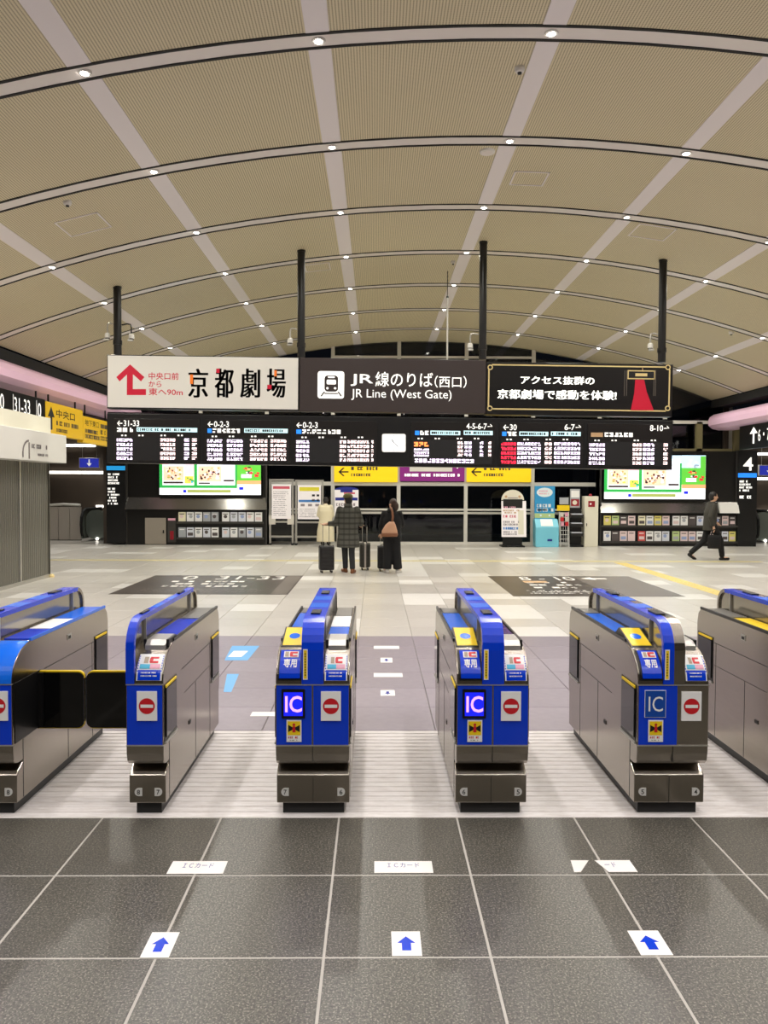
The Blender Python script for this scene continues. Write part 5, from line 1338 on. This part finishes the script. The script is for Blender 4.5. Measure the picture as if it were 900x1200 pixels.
def person(label, loc, rz, H, J, wear):
    """J: joints in metres for a 1.6 m figure facing +y; scaled to height H"""
    o = empty('person', label, 'person', loc, rz); k = H / 1.6
    S = lambda p: Vector(p) * k
    hd = S(J['head']); body = MB()
    # torso, neck and head
    pel, ch, nk = S(J['pelvis']), S(J['chest']), S(J['neck'])
    body.loft([(pel.x, pel.y, pel.z - .10 * k, .12 * k, .09 * k), (pel.x, pel.y, pel.z, .155 * k, .11 * k), ((pel.x + ch.x) / 2, (pel.y + ch.y) / 2, (pel.z + ch.z) / 2, .125 * k, .095 * k), (ch.x, ch.y, ch.z, .15 * k, .105 * k), (nk.x, nk.y, nk.z - .05 * k, .12 * k, .075 * k), (nk.x, nk.y, nk.z, .055 * k, .055 * k)], 16)
    body.capsule(nk - Vector((0, 0, .03 * k)), .05 * k, hd - Vector((0, 0, .06 * k)), .048 * k)
    yaw = J.get('look', 0.0); c, s = math.cos(yaw), math.sin(yaw)
    def hp(x, y, z): return hd + Vector((x * c - y * s, x * s + y * c, z)) * k
    body.ball(hd + Vector((0, 0, .02 * k)), .072 * k, .088 * k, .098 * k, 14); body.ball(hp(0, .03, -.045), .052 * k, .055 * k, .058 * k, 10)
    body.capsule(hp(0, .085, .012), .011 * k, hp(0, .105, -.022), .014 * k, 8)
    for sd in (-1, 1): body.ball(hp(sd * .073, -.005, -.005), .012 * k, .022 * k, .03 * k, 8)
    for sd, q in ((-1, 'l'), (1, 'r')):
        sh, el, wr = S(J['sh_' + q]), S(J['el_' + q]), S(J['wr_' + q])
        body.capsule(ch + Vector((sd * .06 * k, 0, .12 * k)), .055 * k, sh, .05 * k); body.capsule(sh, .048 * k, el, .036 * k); body.capsule(el, .036 * k, wr, .026 * k)
        hand(body, wr, J.get('hd_' + q, wr - el), sd, H, J.get('curl', .6))
        hip, kn, an = S(J['hip_' + q]), S(J['kn_' + q]), S(J['an_' + q])
        body.capsule(hip, .08 * k, kn, .055 * k); body.capsule(kn, .055 * k, an, .036 * k)
        ft = Vector(J.get('ft_' + q, (0, 1, 0))).normalized(); body.capsule(an + Vector((0, 0, -.03 * k)), .034 * k, an + ft * .13 * k + Vector((0, 0, -.04 * k + ft.z * .0)), .028 * k)
    remesh(body, 'body', 'skin', o, .0085, 4)
    for sd in (-1, 1):
        MB().ball(hp(sd * .03, .082, .02), .010 * k, .008 * k, .007 * k, 8).build('eye', 'eye_dark', o, smooth=True)
    MB().capsule(hp(-.018, .083, -.05), .006 * k, hp(.018, .083, -.05), .006 * k, 6).build('mouth', 'lip', o, smooth=True)
    wear(o, S, k, J, hp)
    return o
def trousers(o, S, k, J, m, r0=.095, r1=.075, r2=.06, top=None):
    t = MB(); pel = S(J['pelvis']); t.ball(pel, .175 * k, .125 * k, .13 * k, 12)
    for q in 'lr':
        hip, kn, an = S(J['hip_' + q]), S(J['kn_' + q]), S(J['an_' + q]); t.capsule(hip, r0 * k, kn, r1 * k); t.tube([kn, kn + (an - kn) * .5, an], [r1 * k, (r1 + r2) / 2 * k, r2 * k], 14)
    remesh(t, 'trousers', m, o, .014, 4)
def shoes(o, S, k, J, m):
    for q in 'lr':
        an = S(J['an_' + q]); ft = Vector(J.get('ft_' + q, (0, 1, 0))).normalized(); f = MB()
        a = an + Vector((0, 0, -.055 * k)); f.capsule(a - ft * .035 * k, .04 * k, a + ft * .14 * k, .038 * k, 10); f.capsule(an + Vector((0, 0, -.01)), .045 * k, a, .043 * k, 10)
        sh = remesh(f, 'shoe', m, o, .011, 3)
def coat(o, S, k, J, m, hem, hem_w, chest_w=.2, depth=.135, sleeve=.066, belly=None, name='coat', cuff=True, extra=None):
    t = MB(); ch, pel, nk = S(J['chest']), S(J['pelvis']), S(J['neck']); hx = J.get('hem', (pel.x / k, pel.y / k))
    t.loft([(hx[0] * k, hx[1] * k, hem * k, hem_w * k, hem_w * .72 * k), ((pel.x + hx[0] * k) / 2, (pel.y + hx[1] * k) / 2, (pel.z + hem * k) / 2, (hem_w * .94) * k, hem_w * .70 * k), (pel.x, pel.y, pel.z, (belly or chest_w * .95) * k, depth * k), (ch.x, ch.y, ch.z, chest_w * k, depth * k), (nk.x, nk.y, nk.z - .07 * k, chest_w * .88 * k, depth * .75 * k), (nk.x, nk.y, nk.z - .02 * k, .09 * k, .085 * k), (nk.x, nk.y, nk.z + .03 * k, .075 * k, .075 * k)], 24)
    for q in 'lr':
        sh, el, wr = S(J['sh_' + q]), S(J['el_' + q]), S(J['wr_' + q]); t.capsule(sh, sleeve * 1.08 * k, el, sleeve * .92 * k); t.tube([el, el + (wr - el) * .5, wr + (wr - el).normalized() * -.01], [sleeve * .92 * k, sleeve * .85 * k, sleeve * .76 * k], 14); t.ball(el, sleeve * .92 * k)
    if extra: extra(t)
    return remesh(t, name, m, o, .013, 5)
def hair_cap(o, hp, k, m, length=0.0, back=True):
    h = MB(); h.ball(hp(0, -.014, .035), .083 * k, .092 * k, .093 * k, 14); h.ball(hp(0, -.045, -.01), .075 * k, .06 * k, .085 * k, 12)
    if length:
        h.loft([tuple(hp(0, -.055, -length)) + (.06 * k, .03 * k), tuple(hp(0, -.062, -length * .5)) + (.085 * k, .045 * k), tuple(hp(0, -.05, 0)) + (.088 * k, .065 * k), tuple(hp(0, -.03, .05)) + (.07 * k, .06 * k)], 16)
    return remesh(h, 'hair', m, o, .011, 4)

# person in tartan coat and cap, back to the viewer
PX, PY = onfloor(408, 671.5)
J = dict(head=(-.01, .02, 1.47), look=.5, neck=(0, 0, 1.34), chest=(0, 0, 1.14), pelvis=(0, 0, .86), sh_l=(-.17, 0, 1.28), sh_r=(.17, 0, 1.28), el_l=(-.24, .02, 1.0), el_r=(.26, .06, 1.02), wr_l=(-.42, .03, .99), wr_r=(.25, .24, .96), hd_l=(-1, .1, -.15), hd_r=(0, 1, -.2),
         hip_l=(-.09, 0, .84), hip_r=(.09, 0, .84), kn_l=(-.07, .08, .45), kn_r=(.07, -.02, .45), an_l=(-.06, .14, .085), an_r=(.09, -.06, .085), ft_l=(-.5, 1, 0), ft_r=(.25, 1, 0))
def wear1(o, S, k, J, hp):
    trousers(o, S, k, J, 'trouser_dark', .085, .065, .055); shoes(o, S, k, J, 'shoe_brown'); coat(o, S, k, J, 'tartan_wool', .52, .235, .205, .14)
    hair_cap(o, hp, k, 'hair_black'); c = MB(); c.ball(hp(0, -.005, .075), .094 * k, .104 * k, .07 * k, 14); c.lathe([(.096 * k, 0), (.1 * k, .01), (.1 * k, .04), (.09 * k, .06)], 18, hp(0, -.005, .045)); cp = remesh(c, 'cap', 'cap_olive', o, .01, 3)
    v = MB(); p0 = hp(0, .06, .055); v.loft([tuple(hp(0, .10, .045)) + (.07 * k, .055 * k), tuple(hp(0, .10, .055)) + (.072 * k, .057 * k)], 18); v.build('cap_peak', 'cap_olive', o)
    cl = MB(); nk = S(J['neck']); cl.loft([(nk.x, nk.y, nk.z - .03, .088 * k, .085 * k), (nk.x, nk.y, nk.z + .06 * k, .078 * k, .08 * k)], 18); cl.build('collar', 'tartan_wool', o, smooth=True)
person('person in grey tartan coat and olive cap seen from behind', (PX, PY, 0), 0, 1.62, J, wear1)
# person in black with tan bag
QX, QY = onfloor(459, 671.5)
J = dict(head=(.02, .02, 1.47), look=.75, neck=(0, 0, 1.34), chest=(0, 0, 1.14), pelvis=(0, 0, .86), sh_l=(-.16, 0, 1.27), sh_r=(.16, 0, 1.27), el_l=(-.23, .03, 1.02), el_r=(.22, .08, 1.03), wr_l=(-.22, .20, .84), wr_r=(.16, .27, 1.0), hd_l=(0, .6, -1),
         hip_l=(-.085, 0, .84), hip_r=(.085, 0, .84), kn_l=(-.09, .02, .46), kn_r=(.10, .02, .46), an_l=(-.10, 0, .085), an_r=(.13, .02, .085), ft_l=(-.45, 1, 0), ft_r=(.5, 1, 0))
def wear2(o, S, k, J, hp):
    trousers(o, S, k, J, 'trouser_black', .10, .098, .098); shoes(o, S, k, J, 'shoe_white'); coat(o, S, k, J, 'coat_black', .74, .21, .205, .14)
    hair_cap(o, hp, k, 'hair_brown', .14)
    sc_ = MB(); nk = S(J['neck']); sc_.loft([(nk.x - .02, nk.y - .01, nk.z - .05, .1 * k, .095 * k), (nk.x, nk.y, nk.z + .05 * k, .085 * k, .085 * k)], 18); sc_.build('scarf', 'coat_black', o, smooth=True)
person('person dressed in black with a tan shoulder bag and white shoes', (QX, QY, 0), 0, 1.53, J, wear2)
mat('bag_tan', (202, 156, 124), .55); mat('bag_brown', (136, 88, 58), .55)
bo = empty('shoulder_bag', 'tan shoulder bag on the back of the person in black', 'bag', (QX - .05, QY - .21, .76))
b = MB(); b.loft([(0, 0, .0, .15, .05), (0, -.01, .04, .165, .07), (0, -.01, .12, .155, .065), (.02, 0, .24, .10, .045), (.04, 0, .30, .05, .03)], 20); b.build('bag_body', 'bag_tan', bo, smooth=True, )
b = MB(); b.loft([(0, 0, -.002, .152, .053), (0, -.01, .035, .168, .074), (0, -.01, .075, .164, .072)], 20); b.build('bag_bottom', 'bag_brown', bo, smooth=True)
MB().tube([(.05, .0, .28), (.065, .0, .40), (.055, .03, .50), (.03, .09, .575), (.02, .14, .58)], .022, 8).build('strap', 'bag_brown', bo, smooth=True)
# person in long cream coat by the notice boards
WX, WY = onfloor(381.5, 640.5)
J = dict(head=(0, .04, 1.48), look=.1, neck=(0, 0, 1.35), chest=(0, 0, 1.14), pelvis=(0, 0, .86), sh_l=(-.16, 0, 1.28), sh_r=(.16, 0, 1.28), el_l=(-.23, .06, 1.02), el_r=(.22, .06, 1.02), wr_l=(-.14, .22, .92), wr_r=(.14, .22, .92), hd_l=(.3, 1, 0), hd_r=(-.3, 1, 0),
         hip_l=(-.085, 0, .84), hip_r=(.085, 0, .84), kn_l=(-.09, .01, .46), kn_r=(.09, .01, .46), an_l=(-.10, 0, .085), an_r=(.10, 0, .085))
def wear3(o, S, k, J, hp):
    trousers(o, S, k, J, 'trouser_black'); shoes(o, S, k, J, 'shoe_black'); coat(o, S, k, J, 'coat_cream', .16, .29, .22, .16, .075); hair_cap(o, hp, k, 'hair_black', .05)
person('person in long cream coat facing the notice boards', (WX, WY, 0), 0, 1.46, J, wear3)
# walking person, facing right
VX, VY = onfloor(832, 656)
J = dict(head=(.0, .06, 1.49), look=.0, neck=(0, .02, 1.35), chest=(0, .0, 1.14), pelvis=(0, -.02, .86), sh_l=(-.17, .0, 1.28), sh_r=(.17, 0, 1.28), el_l=(-.22, .08, 1.02), el_r=(.23, -.10, 1.03), wr_l=(-.19, .22, .88), wr_r=(.22, -.02, .80), hd_r=(0, .15, -1),
         hip_l=(-.085, 0, .84), hip_r=(.085, 0, .84), kn_l=(-.08, -.10, .46), kn_r=(.085, .20, .47), an_l=(-.08, -.44, .15), an_r=(.085, .25, .085), ft_l=(0, .75, -.55), ft_r=(0, 1, .0))
def wear4(o, S, k, J, hp):
    trousers(o, S, k, J, 'trouser_black', .098, .075, .06); shoes(o, S, k, J, 'shoe_black'); coat(o, S, k, J, 'coat_grey', .70, .20, .2, .14); hair_cap(o, hp, k, 'hair_black')
person('person in dark jacket walking right past the kiosk', (VX, VY, 0), R(-90), 1.66, J, wear4)
# tote in the near hand of the walking person (right hand is towards the viewer)
tb_ = empty('tote_bag', 'dark tote bag carried by the walking person', 'bag', (VX - .03, VY - .30, .30))
MB().loft([(0, 0, 0, .15, .055), (0, 0, .03, .165, .06), (0, 0, .26, .16, .05), (0, 0, .33, .15, .035)], 20).build('bag_body', 'coat_black', tb_, smooth=True)
for s in (-1, 1): MB().tube([(-.08, s * .025, .31), (-.05, s * .02, .42), (0, 0, .47), (.05, s * .02, .42), (.08, s * .025, .31)], .009, 6).build('bag_handle', 'coat_black', tb_, smooth=True)

# ================================================================== SUITCASES
def suitcase(px, py, w, d, h, rz, label, m, handle=.40, band=None):
    x, y = onfloor(px, py); o = empty('suitcase', label, 'suitcase', (x, y, 0), rz, 'suitcases of the travellers')
    z0 = .055
    MB().box(-w/2, w/2, -d/2, d/2, z0, z0 + h).build('shell', m, o, bevel=.035, seg=3)
    for i in range(6):
        z = z0 + .06 + (h - .12) * i / 5; MB().box(-w/2 + .04, w/2 - .04, -d/2 - .005, d/2 + .005, z - .012, z + .012).build('shell_rib', m, o, bevel=.004)
    MB().box(-w/2 - .003, w/2 + .003, -.006, .006, z0 + .01, z0 + h + .003).build('zip_seam', 'seam', o)
    if band: MB().box(-w * .09, w * .09, -d/2 - .009, d/2 + .009, z0 - .004, z0 + h + .006).build('luggage_band', band, o)
    for sx in (-1, 1):
        for sy in (-1, 1):
            q = MB().tube([(sx * (w/2 - .05) - .012, sy * (d/2 - .04), .027), (sx * (w/2 - .05) + .012, sy * (d/2 - .04), .027)], .027, 12).build('wheel', 'rubber', o); MB().box(sx * (w/2 - .05) - .018, sx * (w/2 - .05) + .018, sy * (d/2 - .04) - .018, sy * (d/2 - .04) + .018, .04, .06).build('wheel_fork', 'alu', q)
    for s in (-1, 1): MB().tube([(s * w * .22, d * .3, z0 + h), (s * w * .22, d * .3, z0 + h + handle)], .008, 6).build('handle_tube', 'alu', o)
    MB().tube([(-w * .25, d * .3, z0 + h + handle), (w * .25, d * .3, z0 + h + handle)], .016, 8).build('handle_grip', 'rubber', o)
    MB().tube([(-w * .18, 0, z0 + h), (-w * .14, 0, z0 + h + .03), (w * .14, 0, z0 + h + .03), (w * .18, 0, z0 + h)], .01, 6).build('carry_handle', 'rubber', o)
mat('case_black', (26, 24, 25), .35); mat('case_olive', (52, 50, 42), .4); mat('case_matte', (13, 13, 14), .6)
suitcase(382.5, 671, .30, .22, .50, R(14), 'black ribbed suitcase left of the person in tartan coat', 'case_black', .42)
suitcase(427.5, 667.5, .22, .30, .51, R(4), 'dark olive suitcase with pale band between the two travellers', 'case_olive', .36, 'esc_panel')
suitcase(448.5, 669, .22, .28, .47, R(2), 'plain black suitcase standing before the person in black', 'case_matte', .25)
